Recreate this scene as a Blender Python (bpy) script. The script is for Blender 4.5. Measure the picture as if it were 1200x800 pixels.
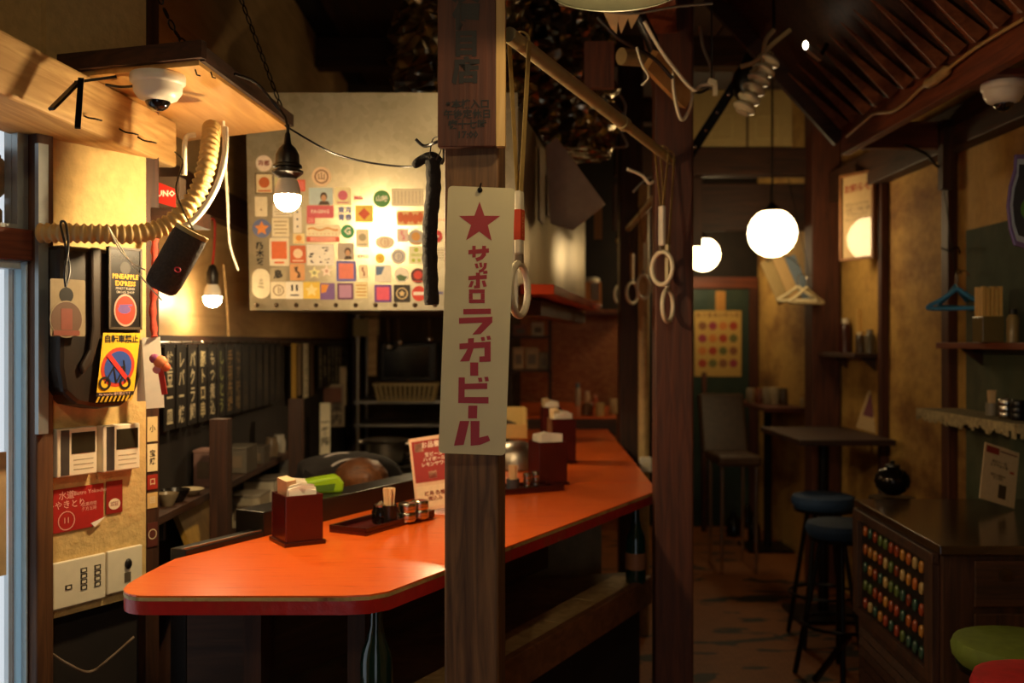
import bpy, bmesh, math, random
from mathutils import Matrix, Vector, Euler
R = math.radians
random.seed(7)
for o in list(bpy.data.objects): bpy.data.objects.remove(o)
SC = bpy.context.scene
COL = SC.collection
# ---------------------------------------------------------------- camera
F = 1200 * 35.0 / 36.0          # focal length in pixels of the 1200x800 frame
EYE = 1.5
cd = bpy.data.cameras.new('camera'); cam = bpy.data.objects.new('camera', cd); COL.objects.link(cam)
cd.lens = 35; cd.sensor_width = 36; cd.clip_start = 0.02
cam.location = (0, 0, EYE); cam.rotation_euler = (R(90), 0, 0)
cd.dof.use_dof = True; cd.dof.focus_distance = 2.25; cd.dof.aperture_fstop = 2.6
SC.camera = cam
# ---------------------------------------------------------------- world, exposure
w = bpy.data.worlds.new('world'); SC.world = w; w.use_nodes = True
bg = w.node_tree.nodes['Background']; bg.inputs[0].default_value = (0.86, 0.94, 1.0, 1); bg.inputs[1].default_value = 0.85
vs = SC.view_settings
vs.view_transform = 'Standard'; vs.look = 'None'; vs.gamma = 1; vs.use_curve_mapping = False
vs.exposure = 0.0
BULB_L, BULB2_L, GLOBE_L, SHADE_L = 900, 190, 13, 300
WARM = (1.0, .72, .38)
# ---------------------------------------------------------------- pixel helpers (a direction; distance from what is touched)
def P(px, py, d): return Vector(((px - 600) / F * d, d, EYE + (400 - py) / F * d))
def hit(px, py, p0, n):
    r = Vector(((px - 600) / F, 1, (400 - py) / F)); c = Vector((0, 0, EYE)); n = Vector(n)
    return c + r * ((Vector(p0) - c).dot(n) / r.dot(n))
U = Vector((0.5, 0.866, 0)); UA = R(60)          # the diagonal direction of counter and entrance wall
WL0 = Vector((-1.09, 2.5, 0)); WLN = Vector((0.866, -0.5, 0))
def WL(px, py):                                   # entrance wall: (along, height)
    p = hit(px, py, WL0, WLN); return (p - WL0).dot(U), p.z
def WLp(s, z, off=0): return Vector((WL0.x + U.x * s, WL0.y + U.y * s, z)) + WLN * off
XR, XK, YB, CEIL = 2.0, -1.15, 8.1, 3.3
def WR(px, py): p = hit(px, py, (XR, 0, 0), (1, 0, 0)); return p.y, p.z
def WK(px, py): p = hit(px, py, (XK, 0, 0), (1, 0, 0)); return p.y, p.z
def G(px, py, z): return hit(px, py, (0, 0, z), (0, 0, 1))
# ---------------------------------------------------------------- mesh builder
class MB:
    def __init__(s): s.v = []; s.f = []; s.m = []; s.x = Matrix()
    def add(s, vs_, fs, mi=0):
        o = len(s.v); s.v += [s.x @ Vector(p) for p in vs_]; s.f += [[i + o for i in f] for f in fs]; s.m += [mi] * len(fs); return s
    def box(s, x0, x1, y0, y1, z0, z1, mi=0):
        return s.add([(x, y, z) for z in (z0, z1) for y in (y0, y1) for x in (x0, x1)],
                     [(0, 2, 3, 1), (4, 5, 7, 6), (0, 1, 5, 4), (2, 6, 7, 3), (0, 4, 6, 2), (1, 3, 7, 5)], mi)
    def obox(s, c, size, rot=(0, 0, 0), mi=0):
        k = s.x; s.x = k @ Matrix.Translation(c) @ Euler([R(a) for a in rot]).to_matrix().to_4x4()
        a, b, d = size; s.box(-a/2, a/2, -b/2, b/2, -d/2, d/2, mi); s.x = k; return s
    def beam(s, p, q, wd, ht, mi=0, up=(0, 0, 1)):
        p, q = Vector(p), Vector(q); d = (q - p); L = d.length; d.normalize(); up = Vector(up)
        if abs(d.dot(up)) > .97: up = Vector((0, 1, 0))
        sd = d.cross(up).normalized(); u2 = sd.cross(d)
        k = s.x; M = Matrix((sd, d, u2)).transposed().to_4x4(); M.translation = p
        s.x = k @ M; s.box(-wd/2, wd/2, 0, L, -ht/2, ht/2, mi); s.x = k; return s
    def prism(s, pts, a, b, ax='z', mi=0, side=None):
        n = len(pts)
        def mk(p, t): return (p[0], p[1], t) if ax == 'z' else ((p[0], t, p[1]) if ax == 'y' else (t, p[0], p[1]))
        o = len(s.v); s.v += [s.x @ Vector(mk(p, t)) for t in (a, b) for p in pts]
        s.f.append([o + i for i in range(n)]); s.f.append([o + n + i for i in range(n)]); s.m += [mi, mi]
        for i in range(n):
            j = (i + 1) % n; s.f.append([o + i, o + j, o + n + j, o + n + i]); s.m.append(mi if side is None else side)
        return s
    def tube(s, path, r, n=8, closed=False, mi=0, cap=True):
        ps = [Vector(p) for p in path]; N = len(ps); rr = r if isinstance(r, (list, tuple)) else [r] * N
        o = len(s.v); nrm = None
        for i, p in enumerate(ps):
            a = ps[(i - 1) % N] if (closed or i > 0) else p; b = ps[(i + 1) % N] if (closed or i < N - 1) else p
            t = (b - a); t = t.normalized() if t.length > 1e-9 else Vector((0, 0, 1))
            if nrm is None: nrm = t.cross(Vector((0, 0, 1)) if abs(t.z) < .9 else Vector((1, 0, 0))).normalized()
            else:
                nrm = nrm - t * nrm.dot(t); nrm = nrm.normalized() if nrm.length > 1e-6 else t.orthogonal().normalized()
            bn = t.cross(nrm)
            for k in range(n):
                a_ = 2 * math.pi * k / n; s.v.append(s.x @ (p + (nrm * math.cos(a_) + bn * math.sin(a_)) * rr[i]))
        for i in range(N if closed else N - 1):
            j = (i + 1) % N
            for k in range(n):
                l = (k + 1) % n; s.f.append([o + i*n + k, o + i*n + l, o + j*n + l, o + j*n + k]); s.m.append(mi)
        if not closed and cap:
            s.f.append([o + k for k in range(n)]); s.f.append([o + (N-1)*n + k for k in range(n)]); s.m += [mi, mi]
        return s
    def lathe(s, prof, n=16, c=(0, 0, 0), mi=0, cap=True):
        o = len(s.v); c = Vector(c); N = len(prof)
        for r, z in prof:
            for k in range(n):
                a = 2 * math.pi * k / n; s.v.append(s.x @ (c + Vector((r * math.cos(a), r * math.sin(a), z))))
        for i in range(N - 1):
            for k in range(n):
                l = (k + 1) % n; s.f.append([o + i*n + k, o + i*n + l, o + (i+1)*n + l, o + (i+1)*n + k]); s.m.append(mi)
        if not cap: return s
        if prof[0][0] > 1e-5: s.f.append([o + k for k in range(n)]); s.m.append(mi)
        if prof[-1][0] > 1e-5: s.f.append([o + (N-1)*n + k for k in range(n)]); s.m.append(mi)
        return s
    def ball(s, c, r, n=14, sc=(1, 1, 1), mi=0):
        k = s.x; s.x = k @ Matrix.Translation(c) @ Matrix.Diagonal((*sc, 1))
        m = n // 2; s.lathe([(r * math.sin(math.pi * i / m) if 0 < i < m else 1e-6, -r * math.cos(math.pi * i / m)) for i in range(m + 1)], n, mi=mi); s.x = k; return s
    def mesh(s, name, mats, smooth=None):
        me = bpy.data.meshes.new(name); me.from_pydata([tuple(p) for p in s.v], [], s.f)
        for m in (mats if isinstance(mats, (list, tuple)) else [mats]): me.materials.append(m)
        me.polygons.foreach_set('material_index', s.m)
        bm = bmesh.new(); bm.from_mesh(me); bmesh.ops.remove_doubles(bm, verts=bm.verts, dist=1e-6)
        bmesh.ops.recalc_face_normals(bm, faces=bm.faces); bm.to_mesh(me); bm.free()
        if smooth:
            me.polygons.foreach_set('use_smooth', [True] * len(me.polygons)); me.set_sharp_from_angle(angle=R(smooth))
        me.update(); return me
    def build(s, name, mats, parent=None, smooth=None, bevel=0, loc=None, rot=None):
        o = bpy.data.objects.new(name, s.mesh(name, mats, smooth)); COL.objects.link(o)
        if parent: o.parent = parent
        if loc is not None: o.location = loc
        if rot is not None: o.rotation_euler = rot
        if bevel:
            b = o.modifiers.new('bevel', 'BEVEL'); b.width = bevel; b.segments = 2; b.limit_method = 'ANGLE'; b.angle_limit = R(40)
        return o
def tag(o, label, cat, group=None):
    o['label'] = label; o['category'] = cat
    if group: o['group'] = group
    return o
def thing(name, label, cat, loc=(0, 0, 0), rz=0, group=None, rot=None):
    o = bpy.data.objects.new(name, None); COL.objects.link(o); o.empty_display_size = .05
    o.location = loc; o.rotation_euler = rot if rot else (0, 0, rz)
    return tag(o, label, cat, group)
def struct(o): o['kind'] = 'structure'; return o
def dup(root, loc=None, rot=None, label=None, parent=None):
    r = root.copy(); COL.objects.link(r); r.parent = parent
    if loc is not None: r.location = loc
    if rot is not None: r.rotation_euler = rot
    if label: r['label'] = label
    for ch in list(root.children):
        dup(ch, parent=r)
    return r
def poly(c, r, n, a0=0, sx=1, sy=1): return [(c[0] + r * sx * math.cos(a0 + 2 * math.pi * i / n), c[1] + r * sy * math.sin(a0 + 2 * math.pi * i / n)) for i in range(n)]
def rrect(w_, h_, r, k=4, cx=0, cy=0):
    out = []
    for qx, qy, a in ((1, 1, 0), (-1, 1, 90), (-1, -1, 180), (1, -1, 270)):
        for i in range(k + 1):
            t = R(a + 90 * i / k); out.append((cx + qx * (w_/2 - r) + r * math.cos(t), cy + qy * (h_/2 - r) + r * math.sin(t)))
    return out
def star(c, r, k=.382, a0=90): return [(c[0] + (r if i % 2 == 0 else r * k) * math.cos(R(a0 + 36 * i)), c[1] + (r if i % 2 == 0 else r * k) * math.sin(R(a0 + 36 * i))) for i in range(10)]
def smoothpath(pts, k=6):
    ps = [Vector(p) for p in pts]; out = []
    for i in range(len(ps) - 1):
        a, b, c, d = ps[max(i-1, 0)], ps[i], ps[i+1], ps[min(i+2, len(ps)-1)]
        for j in range(k):
            t = j / k
            out.append(.5 * ((2*b) + (c - a) * t + (2*a - 5*b + 4*c - d) * t*t + (3*b - a - 3*c + d) * t**3))
    return out + [ps[-1]]
_txt = {}
def text(mb, s, size, x=0, z=0, y=0, thick=.0006, mi=0, bold=0, vert=False, lh=1.05, sx=1):
    """flat lettering centred at x, z in the local x-z plane, facing -y"""
    if vert: s = '\n'.join(s)
    key = (s, bold, lh)
    if key not in _txt:
        cu = bpy.data.curves.new('t', 'FONT'); cu.body = s; cu.size = 1; cu.align_x = 'CENTER'; cu.align_y = 'CENTER'
        cu.resolution_u = 1; cu.offset = bold; cu.space_line = lh; cu.fill_mode = 'BOTH'; cu.extrude = 0
        ob = bpy.data.objects.new('t', cu); COL.objects.link(ob)
        bpy.context.view_layer.update()
        me = ob.evaluated_get(bpy.context.evaluated_depsgraph_get()).to_mesh()
        vv = [tuple(v.co) for v in me.vertices]; ff = [list(p.vertices) for p in me.polygons]
        ob.to_mesh_clear(); bpy.data.objects.remove(ob); bpy.data.curves.remove(cu); _txt[key] = (vv, ff)
    vv, ff = _txt[key]
    return mb.add([(x + v[0] * size * sx, y, z + v[1] * size) for v in vv], ff, mi)
# ---------------------------------------------------------------- materials
MATS = {}
def nodes(name):
    m = bpy.data.materials.new(name); m.use_nodes = True; nt = m.node_tree; b = nt.nodes['Principled BSDF']; MATS[name] = m
    return m, nt, b
def plain(name, col, rough=.5, metal=0, var=.12, scale=30, bump=0, coat=0, spec=None):
    m, nt, b = nodes(name); b.inputs['Roughness'].default_value = rough; b.inputs['Metallic'].default_value = metal
    if coat: b.inputs['Coat Weight'].default_value = coat; b.inputs['Coat Roughness'].default_value = .12
    if spec is not None: b.inputs['Specular IOR Level'].default_value = spec
    tc = nt.nodes.new('ShaderNodeTexCoord'); nz = nt.nodes.new('ShaderNodeTexNoise'); nz.inputs['Scale'].default_value = scale; nz.inputs['Detail'].default_value = 4
    nt.links.new(tc.outputs['Object'], nz.inputs['Vector'])
    rp = nt.nodes.new('ShaderNodeValToRGB'); e = rp.color_ramp.elements
    e[0].position = .3; e[1].position = .7
    e[0].color = (*[c * (1 - var) for c in col], 1); e[1].color = (*[min(1, c * (1 + var)) for c in col], 1)
    nt.links.new(nz.outputs['Fac'], rp.inputs['Fac']); nt.links.new(rp.outputs['Color'], b.inputs['Base Color'])
    if bump:
        bp = nt.nodes.new('ShaderNodeBump'); bp.inputs['Strength'].default_value = bump; bp.inputs['Distance'].default_value = .01
        nt.links.new(nz.outputs['Fac'], bp.inputs['Height']); nt.links.new(bp.outputs['Normal'], b.inputs['Normal'])
    return m
def wood(name, c1, c2, stretch=(18, 18, 1.2), rough=.6, bump=.25, coat=0, dist=1.5):
    m, nt, b = nodes(name); b.inputs['Roughness'].default_value = rough
    if coat: b.inputs['Coat Weight'].default_value = coat; b.inputs['Coat Roughness'].default_value = .15
    tc = nt.nodes.new('ShaderNodeTexCoord'); mp = nt.nodes.new('ShaderNodeMapping'); mp.inputs['Scale'].default_value = stretch
    n1 = nt.nodes.new('ShaderNodeTexNoise'); n1.inputs['Scale'].default_value = 2.2; n1.inputs['Detail'].default_value = 6; n1.inputs['Distortion'].default_value = dist
    n2 = nt.nodes.new('ShaderNodeTexNoise'); n2.inputs['Scale'].default_value = 3.0
    nt.links.new(tc.outputs['Object'], mp.inputs['Vector']); nt.links.new(mp.outputs['Vector'], n1.inputs['Vector']); nt.links.new(tc.outputs['Object'], n2.inputs['Vector'])
    rp = nt.nodes.new('ShaderNodeValToRGB'); e = rp.color_ramp.elements
    e[0].position = .3; e[0].color = (*c1, 1); e[1].position = .72; e[1].color = (*c2, 1)
    nt.links.new(n1.outputs['Fac'], rp.inputs['Fac'])
    mx = nt.nodes.new('ShaderNodeMix'); mx.data_type = 'RGBA'; mx.blend_type = 'MULTIPLY'; mx.inputs[0].default_value = .45
    nt.links.new(rp.outputs['Color'], mx.inputs[6]); nt.links.new(n2.outputs['Color'], mx.inputs[7]); 
    bw = nt.nodes.new('ShaderNodeRGBToBW'); nt.links.new(n2.outputs['Color'], bw.inputs['Color'])
    ma = nt.nodes.new('ShaderNodeMath'); ma.operation = 'MULTIPLY_ADD'; ma.inputs[1].default_value = 1.2; ma.inputs[2].default_value = .4
    nt.links.new(bw.outputs['Val'], ma.inputs[0]); nt.links.new(ma.outputs[0], mx.inputs[7])
    nt.links.new(mx.outputs[2], b.inputs['Base Color'])
    if bump:
        bp = nt.nodes.new('ShaderNodeBump'); bp.inputs['Strength'].default_value = bump; bp.inputs['Distance'].default_value = .006
        nt.links.new(n1.outputs['Fac'], bp.inputs['Height']); nt.links.new(bp.outputs['Normal'], b.inputs['Normal'])
    return m
def stained(name, base, stain, dark, rough=.8, sc=1.6, bump=.4, thr=(.45, .62), fine=25, stretch=(1, 1, .5)):
    """plaster or paint with stains of their own shape"""
    m, nt, b = nodes(name); b.inputs['Roughness'].default_value = rough
    tc = nt.nodes.new('ShaderNodeTexCoord'); mp = nt.nodes.new('ShaderNodeMapping'); mp.inputs['Scale'].default_value = stretch
    nt.links.new(tc.outputs['Object'], mp.inputs['Vector'])
    n1 = nt.nodes.new('ShaderNodeTexNoise'); n1.inputs['Scale'].default_value = sc; n1.inputs['Detail'].default_value = 8; n1.inputs['Roughness'].default_value = .62
    n2 = nt.nodes.new('ShaderNodeTexNoise'); n2.inputs['Scale'].default_value = fine; n2.inputs['Detail'].default_value = 4
    nt.links.new(mp.outputs['Vector'], n1.inputs['Vector']); nt.links.new(tc.outputs['Object'], n2.inputs['Vector'])
    rp = nt.nodes.new('ShaderNodeValToRGB'); e = rp.color_ramp.elements
    e[0].position = thr[0]; e[0].color = (*base, 1); e[1].position = thr[1]; e[1].color = (*stain, 1)
    x = e.new(min(.95, thr[1] + .12)); x.color = (*dark, 1)
    nt.links.new(n1.outputs['Fac'], rp.inputs['Fac'])
    ma = nt.nodes.new('ShaderNodeMath'); ma.operation = 'MULTIPLY_ADD'; ma.inputs[1].default_value = .5; ma.inputs[2].default_value = .75
    nt.links.new(n2.outputs['Fac'], ma.inputs[0])
    mx = nt.nodes.new('ShaderNodeMix'); mx.data_type = 'RGBA'; mx.blend_type = 'MULTIPLY'; mx.inputs[0].default_value = 1
    nt.links.new(rp.outputs['Color'], mx.inputs[6]); nt.links.new(ma.outputs[0], mx.inputs[7]); nt.links.new(mx.outputs[2], b.inputs['Base Color'])
    bp = nt.nodes.new('ShaderNodeBump'); bp.inputs['Strength'].default_value = bump; bp.inputs['Distance'].default_value = .01
    nt.links.new(n2.outputs['Fac'], bp.inputs['Height']); nt.links.new(bp.outputs['Normal'], b.inputs['Normal'])
    return m
def emit(name, col, L):
    m, nt, b = nodes(name); b.inputs['Base Color'].default_value = (*col, 1); b.inputs['Emission Color'].default_value = (*col, 1); b.inputs['Emission Strength'].default_value = L
    return m
def glass(name, tint=(1, 1, 1), gl=.12, rough=.03):
    m, nt, b = nodes(name); nt.nodes.remove(b); out = nt.nodes['Material Output']
    t = nt.nodes.new('ShaderNodeBsdfTransparent'); t.inputs[0].default_value = (*tint, 1)
    g = nt.nodes.new('ShaderNodeBsdfGlossy'); g.inputs['Roughness'].default_value = rough
    f = nt.nodes.new('ShaderNodeLayerWeight'); f.inputs[0].default_value = .5
    pw = nt.nodes.new('ShaderNodeMath'); pw.operation = 'POWER'; pw.inputs[1].default_value = 4; nt.links.new(f.outputs['Facing'], pw.inputs[0])
    ad = nt.nodes.new('ShaderNodeMath'); ad.operation = 'MULTIPLY_ADD'; ad.inputs[1].default_value = .8; ad.inputs[2].default_value = .05; nt.links.new(pw.outputs[0], ad.inputs[0])
    mx = nt.nodes.new('ShaderNodeMixShader'); nt.links.new(ad.outputs[0], mx.inputs[0]); nt.links.new(t.outputs[0], mx.inputs[1]); nt.links.new(g.outputs[0], mx.inputs[2])
    nt.links.new(mx.outputs[0], out.inputs[0]); return m
def C(h):   # sRGB hex -> linear
    v = [int(h[i:i+2], 16) / 255 for i in (0, 2, 4)]; return tuple(x / 12.92 if x <= .04045 else ((x + .055) / 1.055) ** 2.4 for x in v)
_flat = {}
def ink(h, rough=.55):
    k = (h, rough)
    if k not in _flat: _flat[k] = plain('print_' + h, C(h), rough, var=.06, scale=60)
    return _flat[k]
post_w = wood('post_wood', C('452d1a'), C('84603c'))
dark_w = wood('dark_wood', C('24140b'), C('4a2a17'))
dark_wy = wood('dark_wood_y', C('24140b'), C('4a2a17'), (18, 1.2, 18))
dark_wx = wood('dark_wood_x', C('24140b'), C('4a2a17'), (1.2, 18, 18))
red_w = wood('red_wood', C('3a1b10'), C('5e301b'))
red_wy = wood('red_wood_y', C('5a2a16'), C('8a4626'), (18, 1.2, 18))
red_wx = wood('red_wood_x', C('4a2113'), C('7a3c20'), (1.2, 18, 18))
light_wx = wood('pale_timber', C('a9824f'), C('d8b67e'), (1.0, 14, 14), .7)
ply = wood('plywood', C('c08a45'), C('dcae66'), (10, 1.0, 10), .5, .08)
plaster = stained('plaster', C('cdae70'), C('b48d50'), C('7d5a2e'), thr=(.56, .72), bump=.5, fine=40)
plaster_r = stained('plaster_right', C('c2984e'), C('8f6430'), C('4a3018'), sc=2.3, thr=(.47, .60), fine=22, stretch=(1, .55, 1.0))
dark_plaster = stained('sooty_plaster', C('5a4429'), C('3d2c1a'), C('1f150c'), sc=2, thr=(.4, .6))
near_black = plain('near_black_board', C('1c130c'), .85, var=.3, scale=8)
green_p = stained('green_paint', C('2a3d33'), C('3f4a38'), C('20201a'), .5, 2.5, .2, (.5, .65), 18)
green_r = stained('green_board', C('3c4632'), C('4e4e36'), C('282c20'), .85, 2.0, .2, (.45, .6), 14)
cream = plain('cream_plastic', C('e6dcc0'), .5, var=.04)
white_p = plain('white_plastic', C('e8e2d2'), .35, var=.03)
black_p = plain('black_plastic', C('14110f'), .4, var=.1)
black_m = plain('black_metal', C('1a1613'), .35, .6, var=.1)
rubber = plain('black_foam', C('15120f'), .9, var=.3, scale=90, bump=.6)
steel = plain('stainless', C('b9b2a4'), .22, 1, var=.1, scale=8)
steel_r = plain('brushed_stainless', C('a8a093'), .38, 1, var=.15, scale=5)
alu = plain('aluminium', C('9aa1a3'), .4, .7, var=.06)
chrome = plain('chrome', C('d8d4cc'), .1, 1, var=.03)
napkin = plain('paper_white', C('efe6d4'), .9, var=.05)
lacquer = plain('wine_lacquer', C('4c1512'), .28, var=.08, scale=15)
lacquer_d = plain('dark_lacquer', C('3a110d'), .3, var=.08, scale=15)
pane = glass('window_glass')
# ================================================================ the setting
floor_m, nt, b = nodes('worn_floor')
b.inputs['Roughness'].default_value = .55
tc = nt.nodes.new('ShaderNodeTexCoord'); mp = nt.nodes.new('ShaderNodeMapping'); mp.inputs['Scale'].default_value = (2.2, 5.5, 1)
nt.links.new(tc.outputs['Object'], mp.inputs['Vector'])
n1 = nt.nodes.new('ShaderNodeTexNoise'); n1.inputs['Scale'].default_value = 1.3; n1.inputs['Detail'].default_value = 3; n1.inputs['Distortion'].default_value = .6
nt.links.new(mp.outputs['Vector'], n1.inputs['Vector'])
rp = nt.nodes.new('ShaderNodeValToRGB'); e = rp.color_ramp.elements
e[0].position = .57; e[0].color = (*C('a0602a'), 1); e[1].position = .595; e[1].color = (*C('24231c'), 1)
nt.links.new(n1.outputs['Fac'], rp.inputs['Fac'])
br = nt.nodes.new('ShaderNodeTexBrick'); br.inputs['Scale'].default_value = 9; br.inputs['Color1'].default_value = (1, 1, 1, 1); br.inputs['Color2'].default_value = (.82, .8, .78, 1); br.inputs['Mortar'].default_value = (.6, .55, .5, 1); br.inputs['Mortar Size'].default_value = .02
nt.links.new(tc.outputs['Object'], br.inputs['Vector'])
mx = nt.nodes.new('ShaderNodeMix'); mx.data_type = 'RGBA'; mx.blend_type = 'MULTIPLY'; mx.inputs[0].default_value = 1
nt.links.new(rp.outputs['Color'], mx.inputs[6]); nt.links.new(br.outputs['Color'], mx.inputs[7]); nt.links.new(mx.outputs[2], b.inputs['Base Color'])

ROOM = [(-3.33, -1.1), (XR + .12, -1.1), (XR + .12, YB + .1), (-1.23, YB + .1), (-1.23, 2.46)]
def diag_x(y): return -1.13 + (y - 2.5) / 1.732 if y < 2.44 else XK
struct(MB().prism(ROOM, -.08, 0).build('floor', floor_m))
ceil = struct(MB().prism(ROOM, CEIL, CEIL + .08).build('ceiling', near_black))
for i in range(12):                                     # ceiling boards, sooty
    x0 = -3.2 + i * .44; y1 = YB if x0 >= -1.2 else 2.5 + (x0 + 1.13) * 1.732
    if y1 > -.9: MB().box(x0, min(x0 + .43, XR), -1.0, y1, CEIL - .02, CEIL).build('ceiling_board', dark_wy, ceil)
for i, y in enumerate((.9, 2.6, 4.2, 5.8, 7.3)):
    struct(MB().box(diag_x(y), XR, y, y + .12, CEIL - .2, CEIL - .02).build('trim_%d' % (i + 1), dark_wx, bevel=.006))
wr = struct(MB().box(XR, XR + .12, -1.1, YB + .1, 0, CEIL).build('wall_right', plaster_r))
struct(MB().box(-1.3, XR, YB, YB + .1, 0, CEIL).build('wall_back', near_black))
wk = struct(MB().box(XK - .08, XK, 2.72, YB, 0, CEIL).build('wall_kitchen', wood('kitchen_panel', C('a88658'), C('c8a674'), (3, 1, 6), .45, .05)))
struct(MB().box(XK + .0005, XK + .008, 2.73, 6.9, 0, 1.48).build('wall_kitchen_lower', near_black))  # near-black sheet over the kitchen wall below the menu strips
# unseen wall behind the viewer; entrance opening sized to set the daylight fill
wf = MB(); wf.box(-3.3, -.5, -1.1, -1.0, 0, CEIL); wf.box(.4, XR + .1, -1.1, -1.0, 0, CEIL); wf.box(-.5, .4, -1.1, -1.0, 2.0, CEIL)
struct(wf.build('wall_entrance', dark_plaster))
# diagonal entrance wall; the glazed door is left of s = sd
s_post0, _ = WL(34, 400); s_post1, _ = WL(54, 400); s_end, _ = WL(171, 400)
wl = MB(); wl.x = Matrix.Translation(WL0) @ Matrix.Rotation(UA, 4, 'Z')
zb = WL(110, 712)[1]
wl.box(s_post1, s_end, 0, .1, zb, CEIL)                  # plaster panel right of the door post
wl.box(-4.3, s_post0 - .95, 0, .1, 0, CEIL); wl.box(s_post0 - .95, s_post1, .02, .1, 2.06, CEIL)
struct(wl.build('wall_left', plaster))
lower = MB(); lower.x = wl.x; lower.box(s_post1, s_end, .03, .1, 0, zb - .002)
struct(lower.build('wall_left_lower', near_black))
trim = MB(); trim.x = wl.x; trim.box(s_post0, s_post1, -.03, .1, 0, 2.05)
struct(trim.build('trim_6', wood('door_post', C('3a2013'), C('6a4526'), (16, 16, 1)), bevel=.004))
trim = MB(); trim.x = wl.x; trim.box(s_end, s_end + .045, .0, .14, .4, CEIL)
struct(trim.build('trim_7', dark_w, bevel=.003))
trim = MB(); trim.x = wl.x; trim.box(s_post0 - .006, s_post0 + .02, -.045, -.031, 1.28, 1.97)
struct(trim.build('trim_8', alu))
# glazed door
def wlbox(mb, px0, px1, py0, py1, y0, y1, mi=0):
    s0, s1 = WL(px0, 400)[0], WL(px1, 400)[0]; z1 = WL((px0+px1)/2, py0)[1]; z0 = WL((px0+px1)/2, py1)[1]
    return mb.box(s0, s1, y0, y1, z0, z1, mi)
DR = Matrix.Translation(WL0) @ Matrix.Rotation(UA, 4, 'Z')
door = bpy.data.objects.new('door_1', None); COL.objects.link(door); struct(door); door.matrix_world = DR
sg = s_post0 - .9; zt = WL(20, 305)[1]
m = MB(); m.box(s_post0 - .007, s_post0 - .002, 0, .05, 0, zt); m.box(sg, sg + .05, 0, .05, 0, zt); m.box(sg + .05, s_post0 - .02, 0, .05, zt - .02, zt); m.box(sg + .05, s_post0 - .02, 0, .05, 0, .12)
m.build('door_frame', plain('door_alu', C('c8dbe2'), .4, .1, var=.05), door, bevel=.003)
m = MB(); m.box(sg + .05, s_post0 - .024, .02, .026, .12, zt - .02); m.build('pane', pane, door)
fz, nt, b = nodes('bright_stile_strip'); nt.nodes.remove(b); t1 = nt.nodes.new('ShaderNodeBsdfTranslucent'); t1.inputs[0].default_value = (.72, .84, .90, 1); nt.links.new(t1.outputs[0], nt.nodes['Material Output'].inputs[0])
m = MB(); m.box(s_post0 - .023, s_post0 - .008, .018, .024, .12, zt - .02); m.build('bright_stile_strip', fz, door)  # added translucent strip, makes the door stile read bright with daylight
m = MB(); m.box(s_post0 - .034, s_post0 - .024, .028, .045, .12, zt - .02); m.build('blind_edge', plain('blind', C('dfeaf0'), .7, var=.05, scale=5), door)
m = MB(); m.box(s_post0 - .14, s_post0 - .05, .012, .019, .95, 1.24); 
nb = m.build('door_notice', plain('notice', C('b39a72'), .7), door)
win = bpy.data.objects.new('window_1', None); COL.objects.link(win); struct(win); win.matrix_world = DR
z0, z1 = WL(15, 268)[1], WL(15, 168)[1]
m = MB(); m.box(sg, s_post0 - .002, -.02, .09, zt, z0); m.build('window_rail', red_wx, win, bevel=.004)
m = MB(); m.box(s_post0 - .03, s_post0 - .002, 0, .05, z0, z1 + .1); m.box(sg, s_post0 - .03, 0, .05, z0, z0 + .012); m.build('window_frame', alu, win)
m = MB(); m.box(sg, s_post0 - .03, .02, .025, z0 + .012, z1 + .1); m.build('pane', pane, win)
# a crumpled cloth kept behind the transom glass
c = MB(); rnd = random.Random(3)
for i in range(9):
    c.ball((s_post0 - .045 - rnd.random() * .12, .07, z0 + .03 + rnd.random() * .14), .03 + rnd.random() * .025, 10, (1.2, .4, .9))
o = c.build('crumpled_cloth', plain('tan_cloth', C('b08a58'), .9, var=.3, scale=25, bump=.8), smooth=60); o.matrix_world = DR
tag(o, 'crumpled tan cloth bundled behind the glass above the entrance door', 'cloth')
def W(root):
    m = MB(); m.x = (Matrix.Translation(root.location) @ root.rotation_euler.to_matrix().to_4x4()).inverted(); return m
def Wone(name, loc, fn, mats, label, cat, group=None, smooth=None, bevel=0, rz=0):
    """one-mesh thing, described in world coordinates, origin at loc"""
    m = MB(); m.x = (Matrix.Translation(loc) @ Matrix.Rotation(rz, 4, 'Z')).inverted(); fn(m)
    o = m.build(name, mats, None, smooth, bevel, loc, (0, 0, rz)); return tag(o, label, cat, group)
# ---------------------------------------------------------------- timber posts and beams
def post(name, x, y, wx, wy, z0, z1, mt, label, rz=0, rough=.004):
    o = MB().box(-wx/2, wx/2, -wy/2, wy/2, 0, z1 - z0).build(name, mt, None, bevel=.006, loc=(x, y, z0), rot=(0, 0, rz))
    return tag(o, label, 'post')
PAX, PAY = -.083, 2.27
post('timber_post', PAX, PAY, .122, .122, 0, CEIL - .2, post_w, 'weathered square timber post carrying the beer sign', R(-7))
post('timber_post', .572, 3.55, .135, .13, 0, CEIL - .2, red_w, 'dark reddish timber post at the far corner of the orange counter', R(-4))
post('timber_post', 1.90, 6.1, .17, .16, 0, CEIL - .2, red_w, 'thick reddish timber post against the stained right wall, by the white hangers')
post('timber_post', .66, 5.55, .13, .13, 0, CEIL - .2, dark_w, 'nearly black timber post beside the far stretch of counter')
tag(MB().tube([(0, 0, 0), (0, 0, 2.3)], .028, 12).build('pipe', plain('beige_pipe', C('b49a68'), .5), None, 50, loc=(.675, 5.1, 0)), 'beige vertical pipe standing between two dark posts', 'pipe')
for i, (px, d, wd, lab) in enumerate(((1040, 5.3, .05, 'thin wall stud below the framed notice'), (1124, 4.5, .075, 'reddish wall stud behind the blue hanger'))):
    struct(MB().box(XR - .045, XR - .001, d - wd/2, d + wd/2, 0, 2.34).build('trim_%d' % (9 + i), red_w, bevel=.004))
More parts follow.
